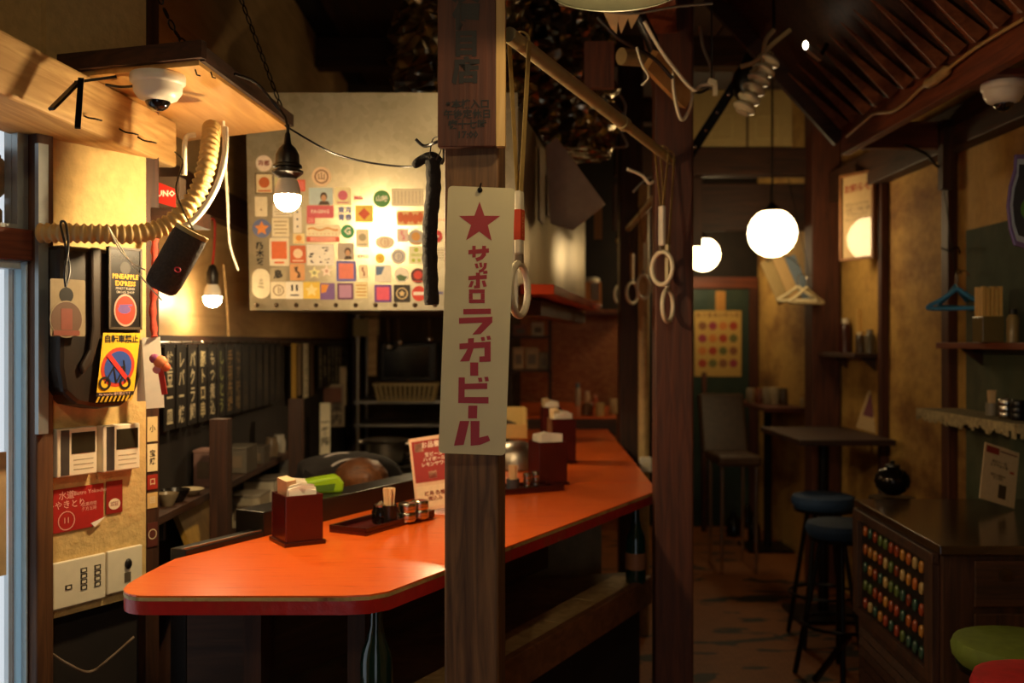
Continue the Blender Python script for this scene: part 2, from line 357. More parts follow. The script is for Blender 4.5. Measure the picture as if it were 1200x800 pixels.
struct(MB().box(XR - .09, XR - .001, .5, 6.0, 2.34, 2.52).build('trim_11', dark_wy, bevel=.006))
struct(MB().box(.64, XR - .002, 6.15, 6.27, 2.53, 2.70).build('trim_12', dark_wx, bevel=.006))
struct(MB().box(.64, XR - .002, 6.3, 6.34, 2.2, 2.5).build('trim_13', dark_wx, bevel=.006))
# wooden stopper boards near the ceiling between the posts
Wone('ceiling_beam', (.1, 3.2, 2.7), lambda m: m.beam((.25, 2.0, 2.62), (.95, 5.9, 2.72), .12, .16), red_wy, 'dark red ceiling beam running above the strap rail', 'beam')
Wone('ceiling_beam', (-.6, 3.2, 2.7), lambda m: m.beam((-1.1, 3.1, 2.72), (XR - .15, 3.3, 2.72), .1, .14), dark_wx, 'black cross beam high above the galvanised hood', 'beam')
Wone('bracket_board', P(702, 72, 3.4), lambda m: m.beam(P(702, 50, 3.4), P(702, 104, 3.4), .10, .035), red_w, 'short red board hanging below the ceiling beam', 'board')
# board sign on top of the main post
bs = thing('post_sign_board', 'dark plank with burnt vertical writing high on the weathered post', 'sign', (PAX - .013, 2.183, 1.925), R(-4))
MB().box(-.066, .062, -.012, .012, 0, 1.0).build('plank', wood('sign_plank', C('401c0c'), C('5e3018')), bs, bevel=.002)
m = MB(); text(m, '友便目店', .06, -.003, .25, -.0135, vert=True, bold=.045, lh=.98); m.build('lettering', ink('0c0603'), bs)
m = MB(); text(m, '※本棟入口\n午後定休日\n夜十七時\n17:00', .021, 0, .058, -.0135, bold=.025)
m.build('small_lettering', ink('0c0603'), bs)
MB().box(.0625, .082, -.013, .012, .0, 1.05).build('lit_edge_strip', wood('lit_edge_pale', C('b8904c'), C('dcb878'), (14, 14, 1)), bs)  # pale strip paints the post's lit right edge into the colour
# ---------------------------------------------------------------- the beer sign
SD = 2.165
sgn = thing('beer_sign', 'cream vertical beer sign with red star and red katakana on post', 'sign', P(553, 532, SD), 0, rot=(0, R(2.1), 0))
K = SD / F
sgw, sgh = 78.5 * K, 313 * K
m = MB(); m.prism(rrect(sgw, sgh, .009, 4, 0, sgh/2), -.001, .001, 'y')
m.build('plate', plain('sign_enamel', C('d6ca9c'), .42, var=.06, scale=7), sgn)
ca, sa = math.cos(R(2.1)), math.sin(R(2.1))
def SG(pts):
    out = []
    for x4, y4 in pts:
        dx = (500 + x4 / 4 - 553) * K; dz = (532 - (200 + y4 / 4)) * K
        out.append((dx * ca - dz * sa, dx * sa + dz * ca))
    return out
def sgp(m, pts): m.prism(SG(pts), -.0018, -.0011, 'y')
redp = plain('sign_red', C('a5141c'), .42, var=.06, scale=12)
m = MB(); c0 = (248, 246); st = [(248, 145), (271, 211), (345, 212), (287, 255), (305, 328), (246, 285), (185, 326), (208, 255), (152, 212), (224, 211)]
sgp(m, st); m.build('star', redp, sgn)
GLY = [
 [[(196,372),(214,370.5),(214,352),(230,352),(230,369),(260,366.5),(260,352),(278,352),(278,365),(292,364),(292,384),(278,385),(278,397),(262,415),(236,426),(228,410),(250,402),(260,388),(260,386.5),(230,389),(230,406),(214,407),(214,390.5),(196,392)]],
 [[(225,436),(238,434),(244,456),(232,458)],[(246,432),(258,430),(262,452),(250,454)],[(268,432),(283,432),(279,456),(262,474),(246,478),(244,466),(258,460),(266,450)]],
 [[(196,494),(231,491.5),(231,478),(250,478),(250,490),(282,488),(282,507),(250,509),(250,550),(222,552),(222,538),(231,538),(231,510),(196,513)],[(208,516),(222,518),(212,546),(195,546)],[(258,516),(273,514),(282,542),(266,545)],[(264,470),(284,468),(286,482),(266,484)]],
 [[(198,556),(272,556),(272,573),(198,573)],[(198,603),(272,603),(272,620),(198,620)],[(198,574),(216,574),(216,602),(198,602)],[(254,574),(272,574),(272,602),(254,602)]],
 [[(172,648),(301,646),(301,671),(172,673)],[(152,690),(308,684),(308,710),(254,764),(214,768),(262,712),(152,716)]],
 [[(154,810),(194,807),(194,786),(222,784),(221,805),(300,800),(300,894),(247,896),(247,870),(271,869),(271,829),(220,832),(200,892),(156,894),(180,856),(192,834),(154,837)],[(254,780),(270,778),(274,796),(258,798)],[(280,775),(297,773),(302,791),(285,793)]],
 [[(204,898),(242,898),(242,960),(204,960)]],
 [[(150,968),(179,968),(179,998),(284,995),(284,1022),(178,1024),(178,1060),(290,1060),(290,1090),(148,1088)],[(240,970),(258,969),(262,988),(245,990)],[(270,966),(288,965),(292,985),(275,987)]],
 [[(196,1100),(238,1100),(236,1160),(194,1160)]],
 [[(156,1172),(200,1172),(174,1284),(128,1288)],[(206,1172),(248,1172),(247,1250),(288,1240),(298,1264),(250,1284),(206,1288)]]]
for g in GLY:
    m = MB()
    for pts in g: sgp(m, pts)
    m.build('character', redp, sgn)
m = MB(); x, z = SG([(250, 92)])[0]; m.ball((x, -.004, z), .006, 8); m.tube([(x, -.006, z + .004), (x + .002, -.004, z + .015)], .002, 6); m.build('nail', black_m, sgn, 50)
# ---------------------------------------------------------------- counter
ZC = .95
counter_top_m, nt, b = nodes('orange_counter')
b.inputs['Roughness'].default_value = .3; b.inputs['Coat Weight'].default_value = .35; b.inputs['Coat Roughness'].default_value = .18
tc = nt.nodes.new('ShaderNodeTexCoord'); mp = nt.nodes.new('ShaderNodeMapping'); mp.inputs['Scale'].default_value = (4, 40, 4)
n1 = nt.nodes.new('ShaderNodeTexNoise'); n1.inputs['Scale'].default_value = 2.5; n1.inputs['Detail'].default_value = 6
nt.links.new(tc.outputs['Object'], mp.inputs['Vector']); nt.links.new(mp.outputs['Vector'], n1.inputs['Vector'])
rp = nt.nodes.new('ShaderNodeValToRGB'); e = rp.color_ramp.elements
e[0].position = .24; e[0].color = (*C('c4420c'), 1); e[1].position = .38; e[1].color = (*C('f0641a'), 1); x = e.new(.8); x.color = (*C('f5762c'), 1)
nt.links.new(n1.outputs['Fac'], rp.inputs['Fac']); nt.links.new(rp.outputs['Color'], b.inputs['Base Color'])
bp = nt.nodes.new('ShaderNodeBump'); bp.inputs['Strength'].default_value = .12; bp.inputs['Distance'].default_value = .004
nt.links.new(n1.outputs['Fac'], bp.inputs['Height']); nt.links.new(bp.outputs['Normal'], b.inputs['Normal'])
edge_red = stained('red_edge', C('b3211c'), C('a03a24'), C('b09a66'), .35, 9, .2, (.5, .66), 40)
edge_trim = stained('worn_edge', C('c2a868'), C('9a7a42'), C('7a2a18'), .5, 14, .3, (.5, .62), 60)
BK = Vector((.47, .883))                                    # direction of the back edge
bl = Vector((-.853, 2.52)); bk = bl + BK * 1.5
piece1 = [(-.795, 2.155), (-.36, 2.155), (-.31, 2.165), (-.272, 2.195), (.515, 3.64), (.535, 3.70), (.542, 3.88), (bk.x, bk.y), (bl.x, bl.y), (-.862, 2.44), (-.868, 2.37), (-.872, 2.30), (-.871, 2.25), (-.864, 2.215), (-.852, 2.188), (-.834, 2.168), (-.815, 2.158)]
def slab(root, pts, z0, z1):
    W(root).prism(pts, z1 - .004, z1, 'z').build('top', counter_top_m, root)
    W(root).prism(pts, z0, z1 - .012, 'z', 0).build('edge', edge_red, root, 35)
    cx = sum(p[0] for p in pts) / len(pts); cy = sum(p[1] for p in pts) / len(pts)
    W(root).prism([(cx + (p[0] - cx) * 1.002, cy + (p[1] - cy) * 1.002) for p in pts], z1 - .012, z1 - .004, 'z').build('edge_trim', edge_trim, root)
ct = thing('bar_counter', 'orange painted bar counter with red edge and rounded end', 'counter', (-.25, 2.75, 0))
slab(ct, piece1, ZC - .042, ZC)
W(ct).prism([(-.80, 2.45), (-.66, 2.45), (.14, 3.85), (.10, 3.87), (-.69, 2.49), (-.80, 2.49)], .625, ZC - .043).build('front_panel', wood('under_panel', C('2c1a0e'), C('4a2e1a'), (1, 1, 14)), ct)
for k in range(2):
    W(ct).box(-.62 + k * .24, -.58 + k * .24, 2.30, 2.43, .70, ZC - .043).build('bracket', dark_w, ct)
lower_pts = [(-.86, 2.22), (-.30, 2.22), (.50, 3.70), (.44, 3.84), (-.19, 3.70), (-.82, 2.50)]
sh = thing('footing_shelf', 'low plank shelf with worn pale boards running under the orange counter', 'shelf', (-.1, 2.9, 0))
W(sh).prism(lower_pts, .56, .61).build('deck', wood('deck_wood', C('66563f'), C('8c7a58'), (4, 4, 4)), sh)
fp, fq = Vector((-.30, 2.22)), Vector((.50, 3.70)); fd = (fq - fp).normalized(); fn_ = Vector((-fd.y, fd.x))
pale = wood('worn_board', C('a08658'), C('c8ae7c'), (8, 8, 8), .6)
L_ = (fq - fp).length; a = 0
for ln in (.30, .36, .33, .29, .38):
    b_ = min(a + ln, L_); q = [fp + fd * (a + .003) + fn_ * .01, fp + fd * (b_ - .003) + fn_ * .01, fp + fd * (b_ - .003) + fn_ * .12, fp + fd * (a + .003) + fn_ * .12]
    W(sh).prism([tuple(v) for v in q], .611, .624).build('board', pale, sh, bevel=.002); a = b_
q = [fp - fd * .02 - fn_ * .022, fq - fn_ * .022, fq + fn_ * .008, fp - fd * .02 + fn_ * .008]
W(sh).prism([tuple(v) for v in q], .53, .632).build('lip', wood('lip_wood', C('5a3822'), C('805434'), (6, 6, 10)), sh, bevel=.004)
W(sh).prism([(-.84, 2.36), (-.36, 2.36), (.48, 3.74), (.42, 3.82), (-.4, 2.44), (-.84, 2.44)], 0, .56).build('plinth', near_black, sh)
# far stretch of counter
ct2 = thing('bar_counter', 'far straight stretch of red-orange counter lined with napkin boxes', 'counter', (.3, 5.1, 0))
bk2 = Vector((.04, 6.25))
slab(ct2, [(bk.x + .002, bk.y + .006), (.542, 3.887), (.60, 6.25), (bk2.x, bk2.y)], ZC - .04, ZC)
W(ct2).prism([(bk.x + .05, bk.y + .08), (.36, 4.0), (.40, 6.2), (bk2.x + .05, bk2.y - .05)], 0, ZC - .041).build('front_panel', stained('pale_panel', C('8d7b58'), C('6a5638'), C('3a2c1a'), .7, 2), ct2)
ct3 = thing('bar_counter', 'raised orange counter end with dark edge below the woven wall', 'counter', (.3, 7.0, 0))
p3 = [(.065, 6.27), (.66, 6.27), (.72, 7.3), (.62, 7.88), (.065, 7.88)]
W(ct3).prism(p3, ZC + .065, ZC + .07).build('top', counter_top_m, ct3)
W(ct3).prism(p3, ZC - .04, ZC + .064).build('edge', dark_wx, ct3)
W(ct3).prism([(.07, 6.4), (.5, 6.4), (.5, 7.85), (.07, 7.85)], 0, ZC - .041).build('front_panel', dark_w, ct3)
# kitchen-side ledge behind the counter
lg = thing('serving_ledge', 'black raised ledge along the kitchen side of the orange counter', 'ledge', (-.5, 3.2, 0))
n_ = Vector((-BK.y, BK.x)); blk = plain('ledge_black', C('171310'), .35, var=.2, scale=12)
i0 = bl + BK * .04; i1 = bl + BK * .33; i2 = bl + BK * 1.5
W(lg).prism([tuple(i0 + n_ * .004), tuple(i1 + n_ * .004), tuple(i1 + n_ * .06), tuple(i0 + n_ * .06)], .45, ZC + .014).build('low_part', blk, lg, bevel=.003)
W(lg).prism([tuple(i1 + n_ * .004), tuple(i2 + n_ * .004), tuple(i2 + n_ * .11), tuple(i1 + n_ * .11)], .45, ZC + .068).build('high_part', blk, lg, bevel=.003)
W(lg).prism([(i2 + n_ * .004)[:], (bk2.x - .004, bk2.y), (bk2.x - .12, bk2.y), (i2 + n_ * .11)[:]], .45, ZC + .068).build('far_part', blk, lg, bevel=.003)
W(lg).prism([tuple(i0 + n_ * .02), tuple(i2 + n_ * .02), tuple(i2 + n_ * .10), tuple(i0 + n_ * .10)], 0, .449).build('support', near_black, lg)
W(lg).prism([tuple(i0 + n_ * .01), tuple(i1 + n_ * .01), tuple(i1 + n_ * .018), tuple(i0 + n_ * .018)], ZC + .0145, ZC + .018).build('metal_strip', steel_r, lg)
# beer bottles that prop the counter
BOT = [(1e-6, 0), (.034, 0), (.037, .004), (.037, .145), (.034, .165), (.022, .195), (.015, .225), (.0135, .262), (.0165, .266), (.0165, .276), (1e-6, .276)]
bg_ = plain('dark_green_glass', C('0f2a22'), .08, var=.1, coat=.5)
bt = thing('beer_bottle', 'dark green beer bottle propping up the counter by the rounded end', 'bottle', (P(441, 400, 2.27).x, 2.27, .625), 0, 'bottles propping the counter')
MB().lathe([(r, z * 1.02) for r, z in BOT], 20).build('glass_body', bg_, bt, 35)
MB().lathe([(.0165, 0), (.0175, 0.001), (.0175, .003), (.0165, .004)], 16, (0, 0, .277)).build('bottle_cap', steel, bt)
b2 = dup(bt, (P(745, 400, 3.62).x, 3.62, .625), None, 'dark beer bottle with a pale label propping the counter beside the post')
MB().lathe([(.0376, .05), (.0376, .11)], 20).build('bottle_label', ink('8a5a3a'), b2, 40)
# ---------------------------------------------------------------- kitchen hood and its galvanised front sheet
PT = R(4.4); PN = Vector((0, -math.cos(PT), -math.sin(PT))); PP0 = Vector((0, 3.5, 1.61))
galv, nt, b = nodes('galvanised')
b.inputs['Metallic'].default_value = .7; b.inputs['Roughness'].default_value = .31
tc = nt.nodes.new('ShaderNodeTexCoord'); vo = nt.nodes.new('ShaderNodeTexVoronoi'); vo.inputs['Scale'].default_value = 45
nz = nt.nodes.new('ShaderNodeTexNoise'); nz.inputs['Scale'].default_value = 5; nz.inputs['Detail'].default_value = 6
nt.links.new(tc.outputs['Object'], vo.inputs['Vector']); nt.links.new(tc.outputs['Object'], nz.inputs['Vector'])
mx = nt.nodes.new('ShaderNodeMix'); mx.data_type = 'RGBA'; mx.inputs[6].default_value = (*C('cfc5a8'), 1); mx.inputs[7].default_value = (*C('9e9272'), 1)
mu = nt.nodes.new('ShaderNodeMath'); mu.operation = 'MULTIPLY_ADD'; mu.inputs[1].default_value = .35
bw = nt.nodes.new('ShaderNodeRGBToBW'); nt.links.new(vo.outputs['Color'], bw.inputs[0]); nt.links.new(bw.outputs[0], mu.inputs[0]); nt.links.new(nz.outputs['Fac'], mu.inputs[2])
sb_ = nt.nodes.new('ShaderNodeMath'); sb_.operation = 'SUBTRACT'; sb_.inputs[1].default_value = .25; nt.links.new(mu.outputs[0], sb_.inputs[0])
nt.links.new(sb_.outputs[0], mx.inputs[0]); nt.links.new(mx.outputs[2], b.inputs['Base Color'])
hood = thing('kitchen_hood', 'stainless kitchen hood behind the sticker covered sheet', 'hood', (-.3, 4.9, 1.61))
hp = [(-.92, 3.508), (.02, 3.508), (.47, 6.4), (-.92, 6.4)]
hm = W(hood); n = len(hp)
hm.prism(hp, 1.66, 2.33); hm.build('hood_body', plain('hood_steel', C('b8a680'), .3, .85, var=.25, scale=3), hood)
W(hood).prism([(-.92, 3.505), (.02, 3.505), (.05, 3.75), (-.92, 3.75)], 1.61, 1.659).build('hood_lip', steel_r, hood)
hl_ = MB().lathe([(1e-6, 0), (.05, 0), (.05, .004), (1e-6, .004)], 16, (-.35 + .3, 4.7 - 4.9, .044)); hl_.build('hood_fill_lamp', emit('hood_fill_glow', WARM, 220), hood)  # unseen lamp added under the hood to brighten the dark kitchen
# duct up to the ceiling with crumpled foil around it
fo, nt, b = nodes('crumpled_foil'); b.inputs['Metallic'].default_value = 1; b.inputs['Roughness'].default_value = .22; b.inputs['Base Color'].default_value = (*C('b0a48c'), 1)
tc = nt.nodes.new('ShaderNodeTexCoord'); vo = nt.nodes.new('ShaderNodeTexVoronoi'); vo.inputs['Scale'].default_value = 13
nt.links.new(tc.outputs['Object'], vo.inputs['Vector']); bp = nt.nodes.new('ShaderNodeBump'); bp.inputs['Strength'].default_value = 1; bp.inputs['Distance'].default_value = .03
nt.links.new(vo.outputs['Distance'], bp.inputs['Height']); nt.links.new(bp.outputs['Normal'], b.inputs['Normal'])
def foil(name, c, rad, z0, z1, lean, label, seed):
    rnd = random.Random(seed); o = bpy.data.objects.new; m = MB(); n = 28; k = 22; vv = []; ff = []
    for i in range(k + 1):
        t = i / k; z = z0 + (z1 - z0) * t
        for j in range(n):
            a = 2 * math.pi * j / n; rr = rad * (1 + .16 * rnd.uniform(-1, 1)) * (1 + .1 * math.sin(5 * a + t * 9))
            vv.append((lean[0] * t + rr * math.cos(a), lean[1] * t + rr * math.sin(a), z - z0))
    for i in range(k):
        for j in range(n):
            l = (j + 1) % n; ff.append((i*n + j, i*n + l, (i+1)*n + l, (i+1)*n + j))
    m.add(vv, ff); m.f += [list(range(n)), list(range(k*n, k*n + n))]; m.m += [0, 0]
    return tag(m.build(name, fo, None, loc=(c[0], c[1], z0)), label, 'duct', 'foil wrapped ducts above the hood')
foil('exhaust_duct', (-.22, 4.1), .27, 2.335, 3.12, (.05, 0), 'crumpled foil wrapped duct rising from the hood left of the weathered post', 5)
m = foil('exhaust_duct', (.21, 4.5), .24, 2.335, 3.12, (.0, 0.1), 'crumpled foil wrapped duct between weathered post and red ceiling beam', 9)
# front sheet
PZ = 1.61; x0 = (293 - 600) / F * 3.5
sheet = thing('galvanised_sheet', 'galvanised sheet with rivets covered in stickers, front of kitchen hood', 'metal sheet', (-.42, 3.5, PZ), 0, rot=(PT, 0, 0))
MB().box(x0 + .42, .44, -.002, .002, 0, .752).build('sheet', galv, sheet)
for i in range(12):
    px = 301 + i * 23.2; p = hit(px, 356, PP0, PN)
    m = MB(); m.ball((p.x + .42, -.004, .018), .0085, 8, (1, .55, 1)); m.build('rivet', plain('rivet', C('4a3a26'), .4, .7) if i == 0 else MATS['rivet'], sheet, 60)
# ---------------------------------------------------------------- stickers: cx, cy, w, h in quarter pixels of a crop at (280,180)
ST = [  # kind, cx, cy, w, h, base, accent, motif, mark, label
('c',118,46,76,76,'ecd9c2','8a4a3a','text','京都','round pale pink sticker with a small shrine mark, top of the column'),
('r',120,140,84,94,'e6d2a4','c8642a','disc','','tan square sticker with dark border and an orange burger shape'),
('r',105,248,58,92,'efe2bd','a89468','tri','','plain cream upright sticker with a tiny grey mark'),
('c',108,350,88,88,'6b77a0','e8944a','star','','round blue sticker with an orange and pink figure'),
('n',100,470,46,112,'171310','171310','text','乃木坂','black brushed vertical lettering sticker above the oval one'),
('o',105,608,84,140,'efe6c4','8c8258','text','山\nSSS\nHILL','tall cream oval sticker at the lower corner of the sheet'),
('r',200,125,62,58,'e4dca8','8aa05a','lines','','pale green lined sticker behind the bulb socket'),
('r',288,150,48,54,'e4553a','e9776a','box','','small plain red square sticker right of the bulb'),
('r',205,266,92,60,'f0e7cc','b0a078','lines','','pale card sticker directly below the glowing bulb'),
('r',196,345,80,88,'efe3bf','b8a270','lines','','cream sticker with faint brown scribbles beside the blue disc'),
('r',275,310,40,122,'f3ecd8','4a4438','dots','','narrow white strip sticker with three black marks'),
('r',282,398,56,48,'f0dca0','e69a3c','disc','','small sticker with an orange sun over teal stripes'),
('r',190,460,92,132,'f0e4c4','e0703a','burst','','white bordered sticker with a busy orange picture'),
('r',278,472,74,82,'d2683c','f2d8b4','disc','','orange square sticker with a white flower disc'),
('r',275,555,70,78,'e0a870','5a3a24','cres','','tan sticker with a dark crescent figure'),
('r',185,568,72,62,'b8ab88','2a241c','text','鳥','grey sticker with a black stamped character'),
('r',187,640,74,80,'efe5c6','9a8458','ring','','cream square sticker with a thin ring drawing'),
('r',262,640,80,82,'f4efdc','2e2a20','bars','','white square sticker with two small black figures'),
('r',342,640,80,80,'f0cf52','f8e8a0','star','','yellow square sticker with a pale starburst'),
('r',416,645,70,78,'7a5a9a','e8983a','half','','purple sticker with an orange corner'),
('c',388,108,92,92,'eccfa6','8a5a38','ring','山','round peach sticker with a brown badge at the top'),
('r',385,200,112,80,'bfd3d4','4a3826','head','','pale blue card sticker with a dark haired portrait shape'),
('r',382,272,126,58,'d8606a','f4d8cc','text','PAGING','pink red word sticker under the portrait card'),
('r',338,312,38,32,'d8505a','f2c8bc','lines','','small red label attached below the pink word sticker'),
('r',395,360,158,52,'f2e6c2','d89a4a','waves','','wide cream sticker with a wavy orange line'),
('r',395,401,156,24,'dc5a44','f0a08c','box','','long plain red bar sticker'),
('r',383,475,128,98,'f3efe0','2e2a24','scrib','','white sticker with scattered black scribbles'),
('s',355,558,62,62,'f0ecb0','a0a878','dot','','pale yellow star shaped sticker'),
('s',412,550,58,58,'f4e4d4','c8a48c','dot','','pale pink star shaped sticker'),
('r',488,200,76,82,'f2e8b4','d86a80','disc','','pale yellow sticker with a pink round figure'),
('n',562,208,66,34,'d04a6a','d04a6a','text','Milk','pink handwritten word sticker'),
('n',498,284,84,66,'4a5aa0','4a5aa0','text','東京\n青春','blue two line lettering sticker'),
('c',510,365,64,64,'2f9a5a','f2f4e0','text','G','round green sticker with a white letter'),
('r',502,458,76,76,'b8aa98','4a3428','head','','square grey sticker with a brown haired portrait shape'),
('r',504,550,92,96,'6a6ab8','e8806a','box','','blue bordered sticker with a pink and orange print'),
('r',500,645,76,78,'6a3a64','b88ab0','box','','dark purple square sticker with a lilac panel'),
('r',588,282,82,78,'f2d24a','d8562c','diam','','yellow sticker with a red diamond'),
('r',580,396,58,82,'efe4c0','b0a884','disc','','pale faded sticker with a round print left of the highlight'),
('n',582,482,54,30,'c83a3a','c83a3a','text','KING','small red word sticker'),
('r',584,552,40,62,'f0e0bc','9a5a30','cres','','narrow cream sticker with a brown animal shape'),
('r',575,640,62,78,'eadfa8','c8903a','lines','','faded yellow sticker with orange writing'),
('c',670,212,80,80,'4f9a4a','f2f2dc','text','山映','round green sticker with two white characters'),
('r',790,205,148,82,'f2e8c6','b8a880','cols','','wide cream sheet sticker with thin vertical lines'),
('r',805,302,128,68,'f0c884','d8662a','blobs','','wide orange cartoon lettering sticker'),
('c',685,415,88,60,'f4eacc','d8b890','ring','','pale round sticker washed out in the highlight'),
('r',768,382,52,62,'f0d8cc','e0909a','cres','','faded pink sticker right of the highlight'),
('c',830,392,70,76,'b8b4a8','d8a04a','disc','','round grey sticker with an orange centre'),
('c',662,490,44,44,'f0cf3a','e8b020','dot','','small round yellow smiling sticker'),
('c',748,482,68,70,'dcd8cc','8a8aa0','ring','','round silver sticker with a blue ring'),
('r',832,475,68,82,'eef0c8','b8cc4a','word','GREEN','pale green sticker with a red word'),
('r',676,562,76,78,'f2eede','5a7aa8','half','','white square sticker with a blue figure and grey line'),
('c',763,568,68,70,'f2efe0','5a7a4a','half','','round white sticker with a green hill'),
('c',840,572,68,72,'5a2018','d8402c','disc','','round dark red sticker beside the foam sleeve'),
('r',676,655,80,82,'6a3a9a','e85a7a','box','','purple bordered hot pink square sticker'),
('r',765,655,78,82,'2a2014','e0c890','ring2','','black square sticker with a gold crest'),
('c',845,655,68,72,'d8402c','f2ece0','band','','round red sticker with a white banner'),
('c',932,388,44,56,'d03a3a','f2e0d4','dot','','round red sticker behind the black foam sleeve'),
('n',950,312,46,22,'c83a34','c83a34','text','ビール','red word sticker right of the foam sleeve'),
('r',944,470,46,60,'e8e2c8','b0a888','lines','','grey faded sticker right of the foam sleeve'),
('n',946,650,40,30,'3a4aa8','3a4aa8','text','toi','blue word sticker low beside the beer sign'),
]
KP = 3.47 / F / 4
def sticker(kind, cx, cy, w_, h_, base, acc, motif, mark, label, i):
    p = hit(280 + cx / 4, 180 + cy / 4, PP0, PN) + PN * (.0030 + .00004 * i)
    r = thing('sticker', label, 'sticker', p, 0, 'stickers on the galvanised sheet', rot=(PT, 0, 0))
    w_ *= KP; h_ *= KP; y = -.0007
    sh_ = {'c': poly((0, 0), .5, 24, 0, w_, h_), 'o': rrect(w_, h_, min(w_, h_) * .49, 6), 'r': rrect(w_, h_, .003, 2), 's': star((0, 0), w_/2, .5)}.get(kind)
    if sh_: MB().prism(sh_, y, 0, 'y').build('backing', ink(base), r)
    m = MB(); a = min(w_, h_); y1 = y - .0004
    pr = lambda pts: m.prism(pts, y1, y, 'y')
    if motif == 'text':
        L = max(len(t) for t in mark.split('\n')); rows = mark.count('\n') + 1
        if kind == 'n' and h_ > 1.6 * w_: text(m, mark, h_ / len(mark) * .95, 0, 0, y1, vert=True, bold=.03)
        else: text(m, mark, min(w_ * (1.55 if mark.isascii() else 1.0) / L, h_ / rows) * (1.0 if kind == 'n' else .72), 0, 0, y1, bold=.03)
    elif motif == 'word': text(m, mark, w_ * .26, 0, 0, y1, bold=.03); pr(poly((0, h_ * .3), a * .16, 10)); pr(poly((-.2 * w_, -h_ * .3), a * .13, 10)); pr(poly((.2 * w_, -h_ * .3), a * .13, 10))
    elif motif in ('disc',): pr(poly((0, h_ * .05), a * .3, 18)); pr(rrect(w_ * .7, h_ * .07, .0005, 1, 0, -h_ * .36))
    elif motif == 'dot': pr(poly((0, 0), a * .14, 12))
    elif motif == 'tri': pr([(-.1 * w_, -.2 * h_), (.1 * w_, -.2 * h_), (0, -.06 * h_)])
    elif motif == 'star': pr(star((0, 0), a * .4, .5))
    elif motif == 'lines':
        for k in range(4): pr(rrect(w_ * (.8 - .13 * (k % 2)), h_ * .06, .0004, 1, 0, h_ * (.3 - .2 * k)))
    elif motif == 'dots':
        for k in range(3): pr(poly((0, h_ * (.3 - .28 * k)), a * .12, 8))
    elif motif == 'box': pr(rrect(w_ * .76, h_ * .76, .001, 1))
    elif motif == 'burst': pr(rrect(w_ * .78, h_ * .62, .001, 1, 0, h_ * .06)); pr(rrect(w_ * .5, h_ * .07, .001, 1, 0, -h_ * .38))
    elif motif in ('ring', 'ring2'):
        for k in range(14):
            t0, t1 = 2 * math.pi * k / 14, 2 * math.pi * (k + 1) / 14; ro, ri = a * .36, a * .29
            pr([(ro * math.cos(t0), ro * math.sin(t0)), (ro * math.cos(t1), ro * math.sin(t1)), (ri * math.cos(t1), ri * math.sin(t1)), (ri * math.cos(t0), ri * math.sin(t0))])
        if motif == 'ring2': pr(star((0, 0), a * .2, .6))
        elif mark: text(m, mark, a * .4, 0, 0, y1, bold=.02)
        else: pr(rrect(w_ * .06, h_ * .4, .0003, 1)); pr(rrect(w_ * .05, h_ * .3, .0003, 1, w_ * .13, 0))
    elif motif == 'cres': pr([(-.2*w_, .3*h_), (.05*w_, .34*h_), (.0, .1*h_), (.18*w_, -.05*h_), (.22*w_, -.32*h_), (-.05*w_, -.36*h_), (.05*w_, -.1*h_), (-.15*w_, .05*h_)])
    elif motif == 'bars': pr(rrect(w_*.12, h_*.36, .002, 2, -.14*w_, .14*h_)); pr(rrect(w_*.12, h_*.36, .002, 2, .14*w_, .14*h_)); pr(rrect(w_*.5, h_*.08, .001, 1, 0, -.28*h_))
    elif motif == 'half': pr([(-.42*w_, .42*h_), (.1*w_, .42*h_), (-.1*w_, -.05*h_), (-.42*w_, -.1*h_)] if kind == 'r' else [(-.4*w_, -.1*h_), (-.1*w_, .05*h_), (.15*w_, -.06*h_), (.4*w_, -.12*h_), (.2*w_, -.4*h_), (-.2*w_, -.4*h_)])
    elif motif == 'diam': pr([(0, .36*h_), (.34*w_, 0), (0, -.36*h_), (-.34*w_, 0)])
    elif motif == 'waves':
        pr([(-.45*w_ + .9*w_*k/12, h_ * (.2 + .1 * math.sin(k))) for k in range(13)] + [(.45*w_ - .9*w_*k/12, h_ * (.04 + .1 * math.sin(12 - k))) for k in range(13)])
        for k in range(8): pr(poly((-.4*w_ + .114*w_*k, -.3*h_), a*.05, 6))
    elif motif == 'scrib':
        rnd = random.Random(i)
        for k in range(16): cx_, cz_ = rnd.uniform(-.4, .4)*w_, rnd.uniform(-.38, .38)*h_; pr(poly((cx_, cz_), a*.05, 5, rnd.random()*3, rnd.uniform(.5, 2.4), rnd.uniform(.3, 1)))
    elif motif == 'head':
        pr(poly((.12*w_, -.02*h_), h_*.26, 14, 0, .8, 1)); pr([(-.12*w_, -.5*h_), (.4*w_, -.5*h_), (.3*w_, -.28*h_), (-.02*w_, -.28*h_)])
        f_ = MB(); f_.prism(poly((.12*w_, -.1*h_), h_*.19, 14, 0, .8, 1), y1 - .0004, y1, 'y'); f_.build('portrait_face', ink('c89a72'), r)
    elif motif == 'cols':
        for k in range(8): pr(rrect(w_*.02, h_*.7, .0002, 1, w_*(-.4 + .114*k), 0))
    elif motif == 'blobs':
        for k in range(5): pr(poly((w_*(-.36 + .18*k), h_*.06*(-1)**k), h_*.33, 9, k, .62, 1.1))
    elif motif == 'band': pr(rrect(w_*.8, h_*.22, .001, 1))
    m.build('print', ink(acc), r)
    if label.startswith('tan square'): 
        f_ = MB()
        for q in ((0, h_*.49, w_, h_*.05), (0, -h_*.49, w_, h_*.05), (w_*.48, 0, w_*.05, h_), (-w_*.48, 0, w_*.05, h_)): f_.box(q[0]-q[2]/2, q[0]+q[2]/2, y1, 0, q[1]-q[3]/2, q[1]+q[3]/2)
        f_.build('border', ink('5a4a34'), r)
    return r
for i, t in enumerate(ST): sticker(*t, i)
